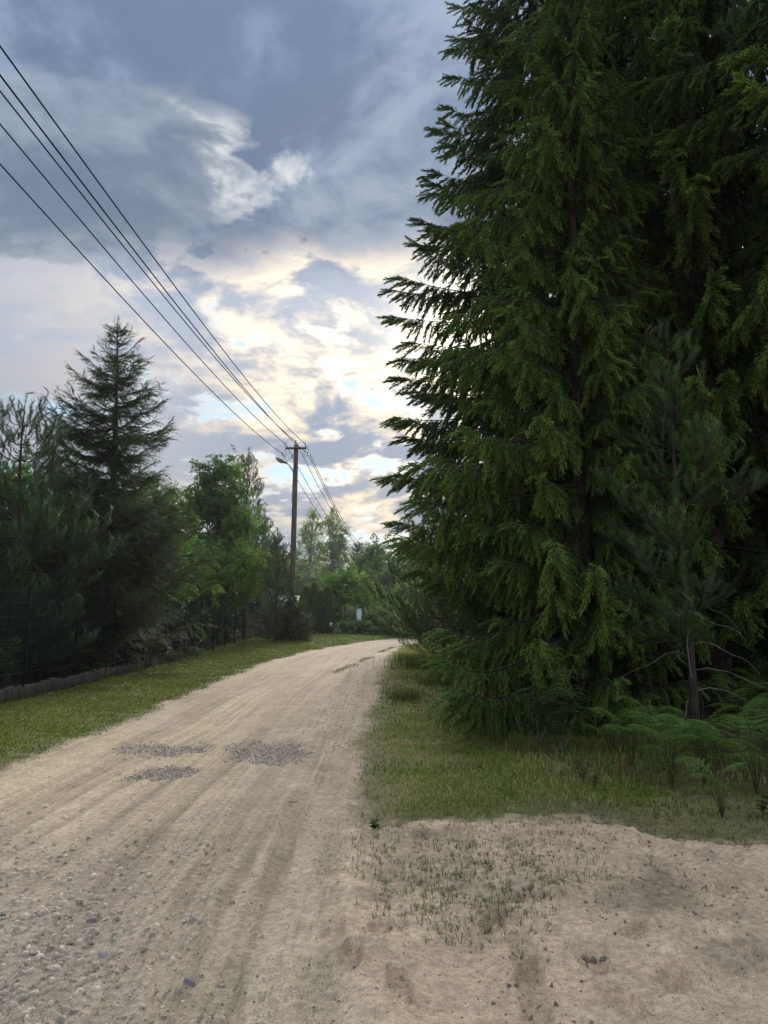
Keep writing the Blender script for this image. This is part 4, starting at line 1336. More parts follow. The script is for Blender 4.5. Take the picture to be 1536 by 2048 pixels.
spruce_tree('spruce_tree', 'small spruce in the grass at the foot of the utility pole', -4.75, 40.2, 2.6, 1.25, 129, z0=.2, size=.24, dens=.8, trunk_r=.05, droop=.12, lvl=.32, bright=1.0, group='small conifers by the pole')
pine_tree('pine_tree', 'dark bushy pine covering the lower part of the utility pole', -5.55, 40.0, 5.4, 1.75, 130, z0=.2, candles=.3, trunk_r=.08, up=.5, whorl=.32, group='small conifers by the pole')
pine_tree('pine_tree', 'shaded young pine just behind the fence at the left edge', -8.0, 13.6, 2.7, 1.25, 141, z0=.3, candles=.2, trunk_r=.05, up=.55, whorl=.28, group=GL)
for i, (x, y, h, r, lab) in enumerate((
        (-9.6, 15.0, 4.0, 1.7, 'dark shrubby tree in the shade at the far left'),
        (-9.9, 18.2, 5.0, 1.9, 'dense dark tree between the left pines'),
        (-9.4, 22.5, 5.2, 1.8, 'dim bushy tree behind the larch trunk'),
        (-10.2, 31.5, 6.6, 2.2, 'leafy tree filling the gap behind the cherry'),
        (-12.8, 27.0, 7.4, 2.4, 'tall leafy tree far back on the left'),
        (-10.4, 36.5, 7.2, 2.2, 'mid green tree left of the ash'),
        (-14.5, 22.5, 7.8, 2.6, 'leafy tree at the extreme left behind the big pine'),
        (-9.6, 47.5, 7.0, 2.3, 'leafy tree behind the candle pine'))):
    leafy_tree('broadleaf_tree', lab, x, y, h, r, 150 + i, .06, .12, 6500, 60, (.040, .078, .026), (.075, .125, .035), .09, 'tall', group=GL)
for i, (x, y, h, r, lab) in enumerate(((-8.0, 14.8, 1.3, .9, 'low dark bush against the fence near the left edge'), (-8.4, 19.2, 1.2, .9, 'low shaded bush left of the larch foot'), (-8.0, 25.0, 1.5, 1.0, 'low bush under the cherry'),
                                       (-8.0, 29.0, 1.4, 1.0, 'low bush before the dark fruit tree'), (-8.1, 33.5, 1.5, 1.0, 'low bush between the two fruit trees'), (-8.3, 39.0, 1.7, 1.1, 'low bush beyond the round apple tree'), (-8.5, 22.2, 1.3, .9, 'low bush right of the larch foot'))):
    leafy_tree('bush', lab, x, y, h, r, 170 + i, .05, .08, 2800, 34, (.035, .065, .022), (.07, .11, .03), .03, 'round', stems=3, group='low bushes along the fence', cat='bush')

# ------------------------------------------------------------------ far end of the road
for i, (px, h, lab) in enumerate(((622, 12.6, 'left one of the two pale wispy birches beyond the pole'), (668, 12.8, 'right one of the two pale wispy birches beyond the pole'))):
    Y = 78.0; X, _ = AT(px, 1100, Y)
    leafy_tree('birch_tree', lab, X, Y, h, 1.75, 180 + i, .22, .15, 3600, 90, (.15, .19, .13), (.24, .28, .18), .11, 'tall', droop=.15, bark=(.32, .30, .28), group='birches at the far end', spread=.26, kind=BIRCH)
X, _ = AT(693, 1200, 62)
leafy_tree('round_shrub', 'big round dark green shrub above the far fence corner', X, 62.0, 4.8, 2.15, 183, .05, .17, 9000, 80, (.065, .115, .028), (.115, .18, .035), .10, 'round', stems=3, cat='shrub')
FG = 'trees closing the far end of the road'
for i, (px, Y, h, r, kind, lab) in enumerate((
        (590, 84, 8.5, 3.0, 'l', 'hazy leafy tree behind the pole left of the birches'), (640, 92, 7.5, 3.2, 'l', 'dark leafy tree under the two birches'),
        (715, 88, 9.5, 3.0, 'p', 'greyish pine right of the birches'), (750, 82, 9.0, 3.0, 'l', 'dark dome-shaped tree behind the far pole'),
        (790, 76, 7.0, 2.8, 'p', 'dark pine above the road bend'), (840, 84, 9.5, 3.4, 'l', 'leafy tree right behind the wind-swept pine'),
        (900, 78, 10, 3.4, 'p', 'tall pine far behind the roadside spruces'), (545, 78, 8, 3.2, 'l', 'far leafy tree just left of the pole'), (765, 70, 3.6, 2.0, 'l', 'light green tree beyond the clipped shrub'),
        (820, 68, 4.2, 2.4, 'l', 'green bushy tree over the bend'))):
    X, _ = AT(px, 1150, Y)
    if kind == 'l':
        leafy_tree('far_tree', lab, X, Y, h, r, 190 + i, .03, .27, 4200, 60, (.075, .125, .050), (.115, .175, .07), .12, 'tall', group=FG)
    else:
        pine_tree('far_pine', lab, X, Y, h, r, 190 + i, z0=.8, candles=0, trunk_r=.14, up=.45, whorl=.5, group=FG)
for i, (px, Y, h, r, lab) in enumerate(((775, 60, 1.9, 1.3, 'rounded bush left of the road bend'), (805, 58, 2.1, 1.5, 'broad bush over the road bend'), (760, 66, 2.6, 1.4, 'light bush behind the clipped shrub'), (835, 54, 1.7, 1.3, 'bush beside the low pine at the bend'))):
    X, _ = AT(px, 1240, Y)
    leafy_tree('bush', lab, X, Y, h, r, 210 + i, .03, .12, 3600, 36, (.06, .10, .03), (.10, .155, .04), .03, 'round', stems=3, cat='bush', group='bushes at the bend')


def woodland():
    """wood that reads as one mass round the place"""
    g = rng(300); mb = MB()
    n = 17000
    a = g.uniform(-1.25, 1.35, n); d = 105 + 50 * g.random(n)
    x = np.sin(a) * d; y = np.cos(a) * d
    top = 8 + 5 * fbm(a * 9, d * .03, 301, 3)
    z = g.random(n) ** .8 * top
    v = g.uniform(.6, 1.2, (n, 1))
    leaves(mb, np.stack([x, y, z], 1), g.normal(0, 1, (n, 3)), UP + g.normal(0, .6, (n, 3)), g.uniform(.9, 1.8, n), .5, np.array([.055, .085, .045]) * v)
    m = 260; a = g.uniform(-1.2, 1.3, m); d = g.uniform(106, 150, m)
    P = np.stack([np.stack([np.sin(a) * d, np.cos(a) * d, np.full(m, -.2)], 1), np.stack([np.sin(a) * d, np.cos(a) * d, g.uniform(7, 10, m)], 1)], 1)
    tubes(mb, P, np.broadcast_to([.16, .05], (m, 2)), 5, (.08, .065, .05))
    tag(mb.build('distant_woodland', M['leaf']), 'distant mixed wood along the horizon', 'woodland', kind='stuff')


woodland()

# ================================================================== FENCE, POLES AND GARDEN
FGREEN = np.array([.008, .022, .018])


def copy_mesh(name, me, parent, loc, rz=0.0, scale=None):
    o = bpy.data.objects.new(name, me)
    COL.objects.link(o)
    o.parent = parent
    o.location = loc
    o.rotation_euler = (0, 0, rz)
    if scale: o.scale = scale
    return o


def panel_mesh(w, h, wire=.0026, pitch=.06):
    mb = MB()
    xs = np.arange(pitch / 2, w, pitch)
    for x in xs:
        box(mb, (x - wire, -wire, .04), (x + wire, wire, h), FGREEN)
    for z in (.06, .26, .46, .66, .86, 1.06, 1.26, 1.46, h - .22, h - .02):
        box(mb, (0, -wire * 3.4, z - wire * 1.6), (w, -wire * 1.2, z + wire * 1.6), FGREEN * 1.2)
    return mb.mesh('fence_panel', M['coated'], smooth=False)


def post_mesh(h):
    mb = MB()
    box(mb, (-.024, -.024, -.3), (.024, .024, h), FGREEN * .8)
    box(mb, (-.028, -.028, h), (.028, .028, h + .018), FGREEN * .6)
    return mb.mesh('fence_post', M['coated'], smooth=False)


def fence(label, p0, p1, n, h):
    t = thing('mesh_fence', label, 'fence', (p0[0], p0[1], hz(*p0)))
    d = np.array(p1) - np.array(p0); L = np.linalg.norm(d) / n; u = d / np.linalg.norm(d); a = math.atan2(u[1], u[0])
    pm = panel_mesh(L - .07, h); po = post_mesh(h + .06)
    for i in range(n + 1):
        q = np.array(p0) + u * L * i
        copy_mesh('post', po, t, (q[0] - p0[0], q[1] - p0[1], hz(*q) - hz(*p0)), a)
        if i < n:
            m = q + u * .035
            copy_mesh('wire_panel', pm, t, (m[0] - p0[0], m[1] - p0[1], max(hz(*q), hz(*(q + u * L))) - hz(*p0) + .0), a)
    return t


fence('green welded mesh fence running along the left verge', (fence_x(9.5), 9.5), (fence_x(52), 52.0), 17, 1.95)
fence('green mesh fence turning across towards the white pillar', (fence_x(52) + .15, 52.2), (-2.9, 57.0), 3, 1.85)


def log_edging():
    g = rng(400)
    t = thing('log_edging', 'row of short grey split logs edging the fence foot', 'edging', (fence_x(10) + .07, 10.0, 0))
    ms = []
    for k in range(4):
        mb = MB(); z = np.array([-.12, .14, .19, .215]); r = np.array([.036, .036, .034, .025]) * g.uniform(.92, 1.06)
        tubes(mb, np.stack([np.zeros(4), np.zeros(4), z], 1), r, 8, np.array([.15, .125, .10]) * g.uniform(.75, 1.2), cap=True)
        ms.append(mb.mesh('log', M['wood']))
    y = 10.0
    while y < 26.5:
        x = fence_x(y) + .09 + g.normal(0, .006)
        o = copy_mesh('log', ms[int(g.integers(0, 4))], t, (x - t.location.x, y - 10.0, hz(x, y) + g.normal(.03, .02)))
        o.rotation_euler = (g.normal(0, .035), g.normal(0, .035), g.uniform(0, 6))
        y += .074


log_edging()


def lathe(mb, prof, C, sides=10, off=(0, 0, 0)):
    P = np.array([[off[0], off[1], off[2] + z] for r, z in prof]); tubes(mb, P, np.array([r for r, z in prof]), sides, C, cap=True)


POLE = (-5.02, 42.0)
POLE_H = AT(592, 889, 42)[1] - hz(*POLE)
WPT = {}


def utility_pole(name, label, x, y, h, lamp=True, key='a'):
    z0 = hz(x, y)
    t = thing(name, label, 'utility pole', (x, y, z0))
    mb = MB(); zz = np.linspace(-.3, h, 12)
    tubes(mb, np.stack([.012 * zz, np.zeros(12), zz], 1), np.linspace(.175, .125, 12), 14, (.17, .135, .115), cap=True)
    mb.build('shaft', M['wood'], t)
    cx = .012 * h
    mb = MB(); box(mb, (cx - .58, -.19, h - .30), (cx + .58, -.10, h - .19), (.12, .095, .08)); mb.build('crossarm', M['wood'], t)
    ins = [(cx - .56, -.145, h - .19, 0), (cx - .02, 0, h, 0), (cx + .54, -.145, h - .19, 0), (cx - .75, -.145, h - .62, 1), (cx + .68, -.145, h - .62, 1)]
    for i, (ix, iy, iz, hook) in enumerate(ins):
        mb = MB()
        if hook:
            s = 1 if ix > cx else -1
            a = np.linspace(0, 3.6, 10)
            P = np.stack([ix - s * .12 + s * .12 * -np.cos(a), np.full(10, iy), iz + .06 - .14 * np.sin(a)], 1)
            P = np.concatenate([[[ix - s * .16, iy, h - .30], [ix - s * .22, iy, iz + .1]], P])
            tubes(mb, P, .012, 5, (.06, .055, .05), cap=True)
            pin = mb.build('hook', M['metal'], t)
            mb = MB(); lathe(mb, [(.03, 0), (.055, .02), (.055, .06), (.04, .075), (.05, .10), (.035, .15), (.012, .165)], (.5, .5, .48), 10, (ix, iy, iz))
            mb.build('insulator', M['ceramic'], t)
            WPT[key, i] = (x + ix, y + iy, z0 + iz + .08)
        else:
            tubes(mb, np.array([[ix, iy, iz - .02], [ix, iy, iz + .2]]), .012, 6, (.06, .055, .05)); mb.build('pin', M['metal'], t)
            mb = MB(); lathe(mb, [(.03, .10), (.055, .12), (.058, .16), (.04, .18), (.05, .21), (.035, .25), (.012, .265)], (.5, .5, .48), 10, (ix, iy, iz))
            mb.build('insulator', M['ceramic'], t)
            WPT[key, i] = (x + ix, y + iy, z0 + iz + .18)
    if lamp:
        zl = h - 1.55
        a = np.linspace(0, 1, 8)
        P = np.stack([cx - .12 - .42 * a, -.05 * a, zl + .05 + .42 * np.sin(a * 1.4)], 1)
        mb = MB(); tubes(mb, P, .026, 7, (.22, .22, .22), cap=True); arm = mb.build('lamp_arm', M['metal'], t)
        mb = MB()
        hd = np.array([[P[-1][0] + .04 - .62 * s, -.05, P[-1][2] + .02 + .30 * s] for s in (0, .12, .45, .8, 1.0)])
        tubes(mb, hd, np.array([.04, .075, .12, .11, .05]), 8, (.30, .31, .32), cap=True); head = mb.build('lamp_head', M['metal'], t)
        mb = MB(); q = hd[2:4] - np.array([.0, 0, .075]); tubes(mb, np.array([q[0] + (.1, 0, -.03), q[0], q[1], q[1] + (-.04, 0, .01)]), np.array([.03, .085, .08, .03]), 8, (.5, .5, .47), cap=True); mb.build('lamp_lens', M['glass'], head)
        # cables: loops at the head and one down the shaft
        mb = MB(); a = np.linspace(0, 1, 14)
        tubes(mb, np.stack([cx - .16 + .02 * np.sin(a * 9), np.full(14, -.12), zl - 2.6 * a + .1], 1), .010, 5, (.03, .03, .03)); mb.build('cable', M['cable'], t)
        mb = MB(); tubes(mb, np.stack([cx - .75 + .62 * a, np.full(14, -.16), h - .55 - .35 * np.sin(a * 3.14) * (1 + .4 * a)], 1), .010, 5, (.03, .03, .03)); mb.build('jumper_cable', M['cable'], t)
        mb = MB(); tubes(mb, np.stack([cx - .70 + .95 * a, np.full(14, -.18), h - .5 - .15 * np.sin(a * 6.2) - .25 * np.sin(a * 3.14)], 1), .008, 5, (.03, .03, .03)); mb.build('jumper_cable', M['cable'], t)
    return t


utility_pole('utility_pole', 'tall wooden utility pole with crossarm and street lamp left of the road', *POLE, POLE_H)
X2, Z2 = AT(733, 1108, 104)
utility_pole('utility_pole', 'far grey utility pole half hidden among the end trees', X2, 104.0, Z2, lamp=False, key='b')


def wires():
    # where each wire leaves the left side of the view, and which insulator carries it
    lab = ['overhead wire, second lowest of the five at the left edge', 'overhead wire on the pole top, middle one of the five', 'overhead wire carried by the right end of the crossarm, topmost at the left edge',
           'overhead wire on the left hook, lowest of the five at the left edge', 'overhead wire on the right hook, second from the top at the left edge']
    rows = [248, 182, 92, 328, 150]
    for i in range(5):
        x1, y1, z1 = WPT['a', i]
        a, b, c = ray(0, rows[i])
        # plan line x = x1 + m (y1 - y) crossing the sight line
        m = .02 * 0 + .019
        yc = (x1 + m * y1) / (a / b + m); zc = CAM_H + c / b * yc
        yy = np.linspace(-9, y1, 60)
        sag = .0012
        lin = z1 + (zc - z1) * (y1 - yy) / (y1 - yc)
        zz = lin - sag * (y1 - yy) * (yy - yc)
        P1 = np.stack([x1 + m * (y1 - yy), yy, zz], 1)
        x2, y2, z2 = WPT['b', i]
        s = np.linspace(0, 1, 40)[1:]
        P2 = np.stack([x1 + (x2 - x1) * s, y1 + (y2 - y1) * s, z1 + (z2 - z1) * s - 4 * 1.3 * s * (1 - s)], 1)
        P = np.concatenate([P1, P2])
        mb = MB(); tubes(mb, P, .0085 + .00018 * np.maximum(P[:, 1], 0)[None], 5, (.02, .022, .03))
        tag(mb.build('overhead_wire', M['cable']), lab[i], 'wire', 'overhead wires')


wires()


# ------------------------------------------------------------------ pale house behind the left trees, and a shed roof far off
def house(name, label, x, y, rz, w, d, h, rh, wallc, roofc):
    t = thing(name, label, 'house', (x, y, 0), rz)
    mb = MB(); box(mb, (-w / 2, -d / 2, -.1), (w / 2, d / 2, h), wallc)
    mb.add([(-w / 2, -d / 2, h), (-w / 2, d / 2, h), (-w / 2, 0, h + rh), (w / 2, -d / 2, h), (w / 2, d / 2, h), (w / 2, 0, h + rh)], [np.array([[0, 2, 1], [3, 4, 5]])], np.array(wallc))
    mb.build('wall', M['wall'], t, smooth=False)
    mb = MB(); e = .35
    for s in (-1, 1):
        V = [(-w / 2 - e, s * (d / 2 + e), h - e * rh / (d / 2)), (w / 2 + e, s * (d / 2 + e), h - e * rh / (d / 2)), (w / 2 + e, 0, h + rh), (-w / 2 - e, 0, h + rh)]
        V = [(a, b, c + .05) for a, b, c in V] + [(a, b, c + .14) for a, b, c in V]
        mb.add(V, [np.array([[0, 1, 2, 3], [4, 7, 6, 5], [0, 4, 5, 1], [1, 5, 6, 2], [3, 2, 6, 7], [0, 3, 7, 4]])], np.array(roofc))
    mb.build('roof', M['metal'], t, smooth=False)
    for wx in np.arange(-w / 2 + 1.4, w / 2 - .8, 2.2):
        mb = MB(); box(mb, (wx - .55, -d / 2 - .04, 1.0), (wx + .55, -d / 2 + .02, 2.2), (.6, .6, .6)); wf = mb.build('window', M['wall'], t, smooth=False)
        mb = MB(); box(mb, (wx - .47, -d / 2 - .055, 1.08), (wx - .03, -d / 2 - .045, 2.12), (.05, .06, .07)); mb.build('pane', M['glass'], wf, smooth=False)
        mb = MB(); box(mb, (wx + .03, -d / 2 - .055, 1.08), (wx + .47, -d / 2 - .045, 2.12), (.05, .06, .07)); mb.build('pane', M['glass'], wf, smooth=False)
    return t


house('house', 'pale low house glimpsed through the trees left of the road', -15.2, 33.0, .12, 9, 7, 2.7, 1.6, (.55, .58, .62), (.16, .16, .17))
Xs, Zs = AT(575, 1178, 66)
house('shed', 'low shed with a light grey roof behind the thujas', Xs - 1.4, 69.0, -.1, 4.2, 3.4, 2.55, .6, (.30, .28, .25), (.50, .54, .58))


# ------------------------------------------------------------------ garden corner
def thuja(label, x, y, h, r, seed):
    g = rng(seed); t = thing('thuja', label, 'thuja', (x, y, hz(x, y)), group='thujas behind the far fence')
    mb = MB(); tubes(mb, np.array([[0, 0, -.1], [0, 0, h * .5], [0, 0, h * .9]]), np.array([.05, .035, .01]), 6, (.10, .07, .05)); mb.build('trunk', M['bark'], t)
    n = 2600; z = g.random(n) * h; f = z / h; a = g.uniform(0, 6.28, n)
    rad = r * np.interp(f, [0, .15, .5, .85, 1], [.8, 1, .9, .5, .04]) * (.55 + .5 * g.random(n) ** .5)
    rad *= .85 + .3 * vnoise(a * 2, z * 2.2, seed)
    P = np.stack([np.cos(a) * rad, np.sin(a) * rad, z], 1); D = np.stack([np.cos(a) * .35, np.sin(a) * .35, np.ones(n)], 1) + g.normal(0, .15, (n, 3))
    fr = g.random((n, 1)); mb = MB()
    leaves(mb, P, D, np.stack([-np.sin(a), np.cos(a), np.zeros(n)], 1), g.uniform(.2, .36, n), .05, np.array([.10, .145, .03]) * (1 - fr) + np.array([.20, .25, .05]) * fr)
    mb.build('foliage', M['leaf'], t)


for i, (px, h, lab) in enumerate(((612, 3.4, 'leftmost thuja behind the far fence'), (628, 3.7, 'tallest yellowish thuja of the far row'), (642, 3.1, 'third thuja from the pole'), (655, 3.4, 'rightmost thuja next to the big round shrub'))):
    thuja(lab, AT(px, 1200, 58.5)[0], 58.5, h, .62, 410 + i)

mb = MB(); Xp, _ = AT(718, 1250, 56)
box(mb, (-.17, -.17, -.1), (.17, .17, 1.86), (.62, .66, .70)); box(mb, (-.19, -.19, 1.86), (.19, .19, 1.90), (.55, .58, .60))
pl = mb.build('gate_pillar', M['wall'], smooth=False); pl.location = (Xp, 56.0, hz(Xp, 56))
tag(pl, 'white square gate pillar behind the pink flowers', 'pillar')


def flower_shrub(name, label, x, y, h, r, seed, bloom, nb, leafc=(.05, .09, .03)):
    t = leafy_tree(name, label, x, y, h, r, seed, .02, .10, 2600, 26, leafc, tuple(np.array(leafc) * 1.6), .02, 'round', stems=4, cat='shrub')
    g = rng(seed + 1); mb = MB()
    a = g.uniform(0, 6.28, nb); e = g.uniform(.0, 1.3, nb)
    C = np.stack([np.cos(a) * np.cos(e) * r * 1.05, np.sin(a) * np.cos(e) * r * 1.05, h * (.35 + .62 * np.sin(e))], 1)
    k = 14; P = np.repeat(C, k, 0) + g.normal(0, .05, (nb * k, 3))
    leaves(mb, P, g.normal(0, 1, (nb * k, 3)) + UP * .4, UP + g.normal(0, .5, (nb * k, 3)), .13, .055, np.repeat(np.array(bloom) * g.uniform(.7, 1.2, (nb, 1)), k, 0))
    mb.build('blossoms', M['petal'], t)


for (px, h, r, lab, b, nb, s) in ((712, .95, .5, 'deep pink flowering shrub in front of the white pillar', (.55, .25, .36), 30, 430), (700, .85, .5, 'pale pink flower bush left of the pillar', (.62, .42, .50), 26, 432),
                                  (684, .6, .45, 'small whitish pink flower bush, leftmost of the bed', (.62, .48, .50), 12, 434), (690, .95, .6, 'yellow green bush behind the pink flowers', (.35, .38, .06), 20, 436), (729, .95, .5, 'yellow green bush right of the pillar', (.33, .36, .06), 18, 438)):
    flower_shrub('flowering_shrub', lab, AT(px, 1255, 54.6 if nb != 20 else 55.6)[0], 54.6 if nb != 20 else 55.6, h, r, s, b, nb)
leafy_tree('clipped_shrub', 'dark clipped cone-shaped shrub right of the white pillar', AT(746, 1250, 56)[0], 56.0, 1.55, .45, 440, .02, .09, 3600, 50, (.05, .075, .025), (.075, .11, .03), .03, 'column', stems=2, cat='shrub')
leafy_tree('grey_shrub', 'low grey green shrub between pillar and cone', AT(735, 1265, 55)[0], 55.0, .8, .5, 441, .02, .08, 1800, 26, (.08, .11, .08), (.12, .15, .10), .02, 'round', stems=3, cat='shrub')


def feather_grass(label, x, y, seed, n=26):
    g = rng(seed); t = thing('feather_grass', label, 'grass', (x, y, hz(x, y)), group='feather grasses by the far fence')
    mb = MB(); m = 150; a = g.uniform(0, 6.28, m)
    blades(mb, np.stack([g.normal(0, .08, m), g.normal(0, .08, m), np.zeros(m)], 1), a, 1.1, .012, .6, np.tile([[.08, .11, .04]], (m, 1)), np.tile([[.20, .21, .10]], (m, 1)))
    mb.build('leaves', M['grass'], t)
    mb = MB(); a = g.uniform(0, 6.28, n); s = np.linspace(0, 1, 5); L = g.uniform(1.5, 2.0, n); o = g.uniform(.1, .4, n)
    P = np.stack([(np.cos(a) * o)[:, None] * s ** 1.6, (np.sin(a) * o)[:, None] * s ** 1.6, L[:, None] * s], -1)
    tubes(mb, P, .008, 3, (.25, .24, .14)); mb.build('stems', M['grass'], t)
    mb = MB(); shoots(mb, P[:, -1] - UP * .25, P[:, -1] - P[:, -2] + UP * .3, .42, .03, np.tile([[.32, .30, .18]], (n, 1)), np.tile([[.45, .42, .28]], (n, 1))); mb.build('plumes', M['grass'], t)


for px, lab, s in ((697, 'feather grass tuft left of the white pillar', 450), (708, 'feather grass tuft touching the pillar on its left', 451), (735, 'feather grass tuft right of the pillar', 452)):
    feather_grass(lab, AT(px, 1250, 56.6)[0], 56.6, s, 16)
for px, py, w, h, lab in ((662, 1249, .18, .26, 'small white notice on the far fence'), (677, 1250, .12, .2, 'narrow white notice right of the other on the far fence')):
    X, Z = AT(px, py, 54.6)
    mb = MB(); box(mb, (-w / 2, -.006, -h / 2), (w / 2, .006, h / 2), (.6, .63, .66)); o = mb.build('notice', M['wall'], smooth=False); o.location = (X, 54.6, Z); o.rotation_euler = (0, 0, .6); tag(o, lab, 'sign')


# ------------------------------------------------------------------ bracken, saplings and weeds
def frond_mesh(seed, L=.75, npair=13, spread=.36, arch=.45, col=(.050, .115, .030)):
    g = rng(seed); mb = MB()
    s = np.linspace(0, 1, 12)
    ax = np.stack([L * (s - .12 * s ** 2), np.zeros(12), L * (arch * s - .62 * arch * 1.2 * s ** 2.2)], 1)
    tubes(mb, ax, np.linspace(.0055, .0015, 12), 4, (.10, .14, .05))
    PP, DD, NN, LL, WW = [], [], [], [], []
    for i in range(npair):
        f = .20 + .80 * (i / npair) ** .9
        o = line_at(ax, np.array([f]))[0]; tg = line_at(ax, np.array([min(f + .05, 1)]))[0] - line_at(ax, np.array([f - .05]))[0]; tg /= np.linalg.norm(tg)
        pl_ = L * spread * (1 - ((f - .2) / .8) ** 1.2) * g.uniform(.85, 1.1) + .02
        for sd in (-1, 1):
            lat = np.array([0, sd, 0.0]); d = lat * .9 + tg * .45 + UP * -.10; d /= np.linalg.norm(d)
            m = max(3, int(pl_ / .020))
            u = (np.arange(m) + .5) / m
            b = o + d * (pl_ * u)[:, None] - UP * (pl_ * .22 * u ** 2)[:, None]
            nrmv = np.cross(d, np.cross(UP, d)); side = np.cross(nrmv, d)
            for q in (-1, 1):
                PP.append(b); DD.append(side * q + d * .55 + g.normal(0, .05, (m, 3))); NN.append(np.tile(nrmv, (m, 1)))
                LL.append(pl_ * .17 * (1 - u * .85) + .007); WW.append(np.full(m, .0075) * (1.1 - .5 * u))
    PP = np.concatenate(PP); n = len(PP)
    leaves(mb, PP, np.concatenate(DD), np.concatenate(NN), np.concatenate(LL), np.concatenate(WW), np.array(col) * (1 + g.normal(0, .12, (n, 1))))
    return mb.mesh('frond', M['leaf'], smooth=False)


FR = [frond_mesh(500 + i, .42 + .05 * i, 9, .46, .6 + .12 * i, (.15, .25, .065)) for i in range(4)]


def fern(label, x, y, n, size, seed, group='bracken under the trees', face=None):
    g = rng(seed); t = thing('bracken_fern', label, 'fern', (x, y, hz(x, y)), group=group)
    for i in range(n):
        a = (i / n * 6.28 if face is None else face) + g.normal(0, .5 if face is None else .9)
        zh = g.uniform(.15, .55) * size
        o = copy_mesh('frond', FR[int(g.integers(0, 4))], t, (math.cos(a) * .06, math.sin(a) * .06, zh), a, (size * g.uniform(.7, 1.0),) * 3)
        o.rotation_euler = (g.normal(0, .18), g.normal(-.10, .15), a)
        # stalk
        mb = MB(); tubes(mb, np.array([[0, 0, -.02], [math.cos(a) * .03, math.sin(a) * .03, zh * .5], [math.cos(a) * .062, math.sin(a) * .062, zh + .005]]), np.array([.005, .005, .0045]) * size, 4, (.10, .13, .05))
        mb.build('stalk', M['leaf'], t)


for i, (px, py, n, sz, lab) in enumerate((
        (1265, 1555, 9, .95, 'spreading bracken in front of the young pine foot'), (1345, 1595, 9, .95, 'bracken arching over the sand edge, nearest the middle'),
        (1410, 1590, 9, 1.0, 'bright bracken clump near the right edge'), (1515, 1610, 9, 1.05, 'leafy bracken cut by the right edge, lowest there'), (1475, 1560, 9, 1.1, 'dark bracken behind the right edge clump'),
        (1400, 1525, 9, 1.0, 'bracken right of the young pine trunk'), (1490, 1480, 9, 1.25, 'bracken beside the thick spruce trunk'), (1530, 1450, 9, 1.3, 'bracken right of the thick spruce trunk'),
        (1225, 1520, 8, .85, 'small bracken left of the pine foot'), (1315, 1530, 8, .9, 'small bracken just before the pine trunk'), (1530, 1530, 9, 1.2, 'tall bracken at the right edge, in the middle of the bank'),
        (1445, 1640, 7, .75, 'low bracken nearest the sand on the right'))):
    gx, gy = G(px, py); fern(lab, gx, gy, n, sz, 510 + i)
for i, (px, py, lab) in enumerate(((850, 1345, 'fern in the tall grass under the far pine'), (880, 1368, 'light fern at the foot of the tall spruce'), (895, 1400, 'fern beside the bright spruce skirts'))):
    gx, gy = G(px, py); fern(lab, gx, gy, 8, 1.2, 530 + i, 'ferns by the far roadside')


def rowan(label, x, y, h, seed):
    g = rng(seed); t = thing('rowan_sapling', label, 'sapling', (x, y, hz(x, y)))
    sb = MB(); lf = MB()
    for k in range(3):
        tr = trunk_line(h * g.uniform(.75, 1), (g.normal(0, .3), g.normal(-.1, .2)), g, 10, .05); tubes(sb, tr, np.linspace(.012, .004, 10), 5, (.14, .12, .09))
        m = 22; f = g.uniform(.3, 1, m); o = line_at(tr, f); a = g.uniform(0, 6.28, m)
        u = np.linspace(0, 1, 7)
        for j in range(m):
            L = g.uniform(.16, .26); d = np.array([math.cos(a[j]), math.sin(a[j]), .35])
            P = o[j] + d * (L * u)[:, None] - UP * (L * .6 * u ** 2)[:, None]
            tubes(sb, P, .002, 3, (.12, .14, .06))
            sd = np.array([-math.sin(a[j]), math.cos(a[j]), 0])
            for q in (-1, 1):
                leaves(lf, P[1:], np.tile(sd * q + d * .5 - UP * .15, (6, 1)), np.tile(UP, (6, 1)) + g.normal(0, .2, (6, 3)), .055, .014, np.tile([[.075, .13, .045]], (6, 1)) * g.uniform(.7, 1.3))
    sb.build('stems', M['bark'], t); lf.build('foliage', M['leaf'], t)


gx, gy = G(1075, 1512); rowan('rowan sapling with feathery leaflets between spruce and pine', gx, gy, 1.15, 540)
gx, gy = G(1130, 1520); rowan('smaller rowan sapling in the shade right of the other', gx, gy, .8, 541)


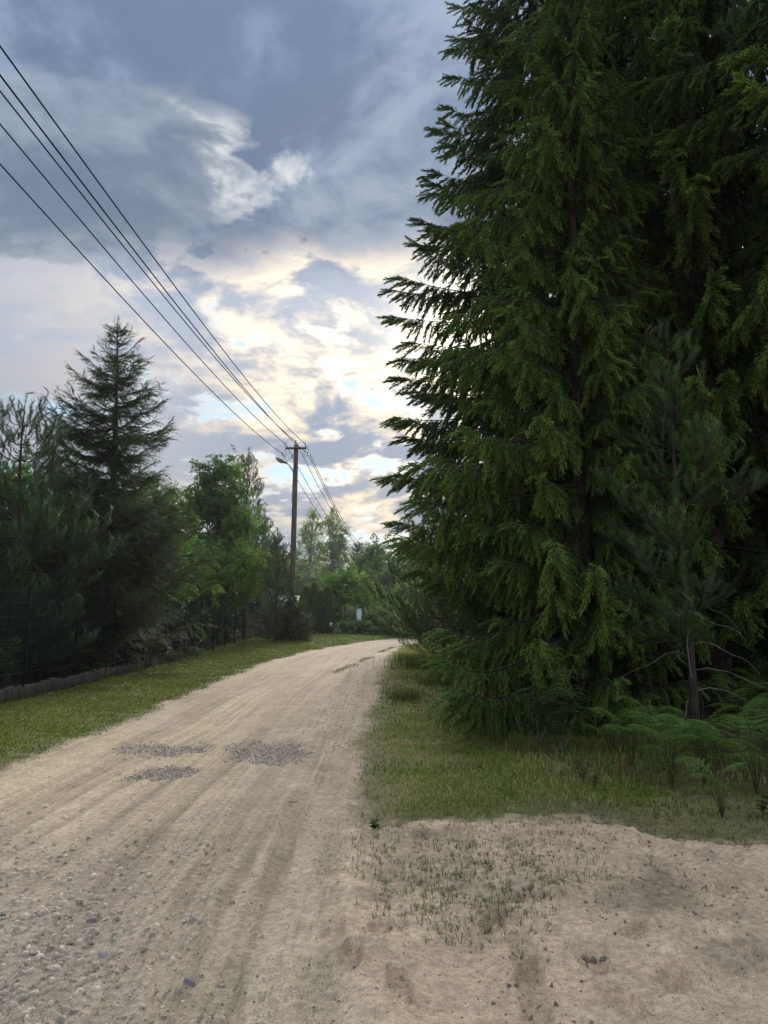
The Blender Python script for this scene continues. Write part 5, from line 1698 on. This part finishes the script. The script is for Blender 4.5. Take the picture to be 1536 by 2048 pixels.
def weed(label, x, y, h, n, seed, leafsz=.05, col=(.08, .12, .045)):
    g = rng(seed); t = thing('weed', label, 'weed', (x, y, hz(x, y)), group='weeds on the shoulder')
    mb = MB(); lf = MB()
    for k in range(n):
        a = g.uniform(0, 6.28); P = np.stack([math.cos(a) * .25 * h * np.linspace(0, 1, 5), math.sin(a) * .25 * h * np.linspace(0, 1, 5), h * g.uniform(.6, 1) * np.linspace(0, 1, 5)], 1)
        tubes(mb, P, .0025, 4, (.12, .14, .06)); m = 9; f = g.uniform(.2, 1, m); aa = g.uniform(0, 6.28, m)
        leaves(lf, line_at(P, f), np.stack([np.cos(aa), np.sin(aa), np.full(m, .2)], 1), np.tile(UP, (m, 1)) + g.normal(0, .2, (m, 3)), leafsz * g.uniform(.7, 1.2, m), leafsz * .3, np.array(col) * g.uniform(.8, 1.3, (m, 1)))
    mb.build('stems', M['grass'], t); lf.build('leaves', M['weed'], t)


for px, py, h, n, lab, s, ls in ((750, 1672, .07, 4, 'small broad-leaved weed alone on the sand beside the road', 550, .045), (1165, 1575, .28, 5, 'pale leafy weed in the dry grass below the pine', 551, .05),
                                 (1190, 1590, .2, 4, 'low leafy weed next to the pale one', 552, .045), (1525, 1648, .22, 5, 'leafy weed at the right edge above the sand', 553, .06), (1095, 1525, .3, 4, 'weed before the rowan sapling', 554, .05)):
    gx, gy = G(px, py); weed(lab, gx, gy, h, n, s, ls)

# a tuft of withered brown spruce twig lying in the grass
gx, gy = G(1252, 1572); g = rng(560); mb = MB()
n = 60; P = np.stack([gx + g.normal(0, .05, n), gy + g.normal(0, .05, n), hz(gx, gy) + g.uniform(.06, .2, n)], 1)
needles(mb, P, g.normal(0, 1, (n, 3)) + UP * .3, .11, .003, np.tile([[.30, .14, .07]], (n, 1)) * g.uniform(.6, 1.2, (n, 1)))
tubes(mb, np.array([[gx, gy, hz(gx, gy)], [gx + .01, gy, hz(gx, gy) + .16]]), .004, 4, (.2, .11, .06))
tag(mb.build('withered_plant', M['petal']), 'withered rusty brown plant tuft left of the bracken', 'plant')


# ------------------------------------------------------------------ evening air
def haze():
    mb = MB(); box(mb, (-410, -70, -1.3), (410, 450, 28.5))
    m, N = new_mat('thin_haze')
    v = N.n('ShaderNodeVolumePrincipled')
    v.inputs['Color'].default_value = (.86, .91, 1.0, 1)
    v.inputs['Density'].default_value = HAZE
    v.inputs['Anisotropy'].default_value = .3
    out = N.n('ShaderNodeOutputMaterial'); N.link(v.outputs[0], out.inputs['Volume'])
    tag(mb.build('haze', m, smooth=False), 'thin blue evening haze', 'haze', kind='stuff')


HAZE = .0004
haze()
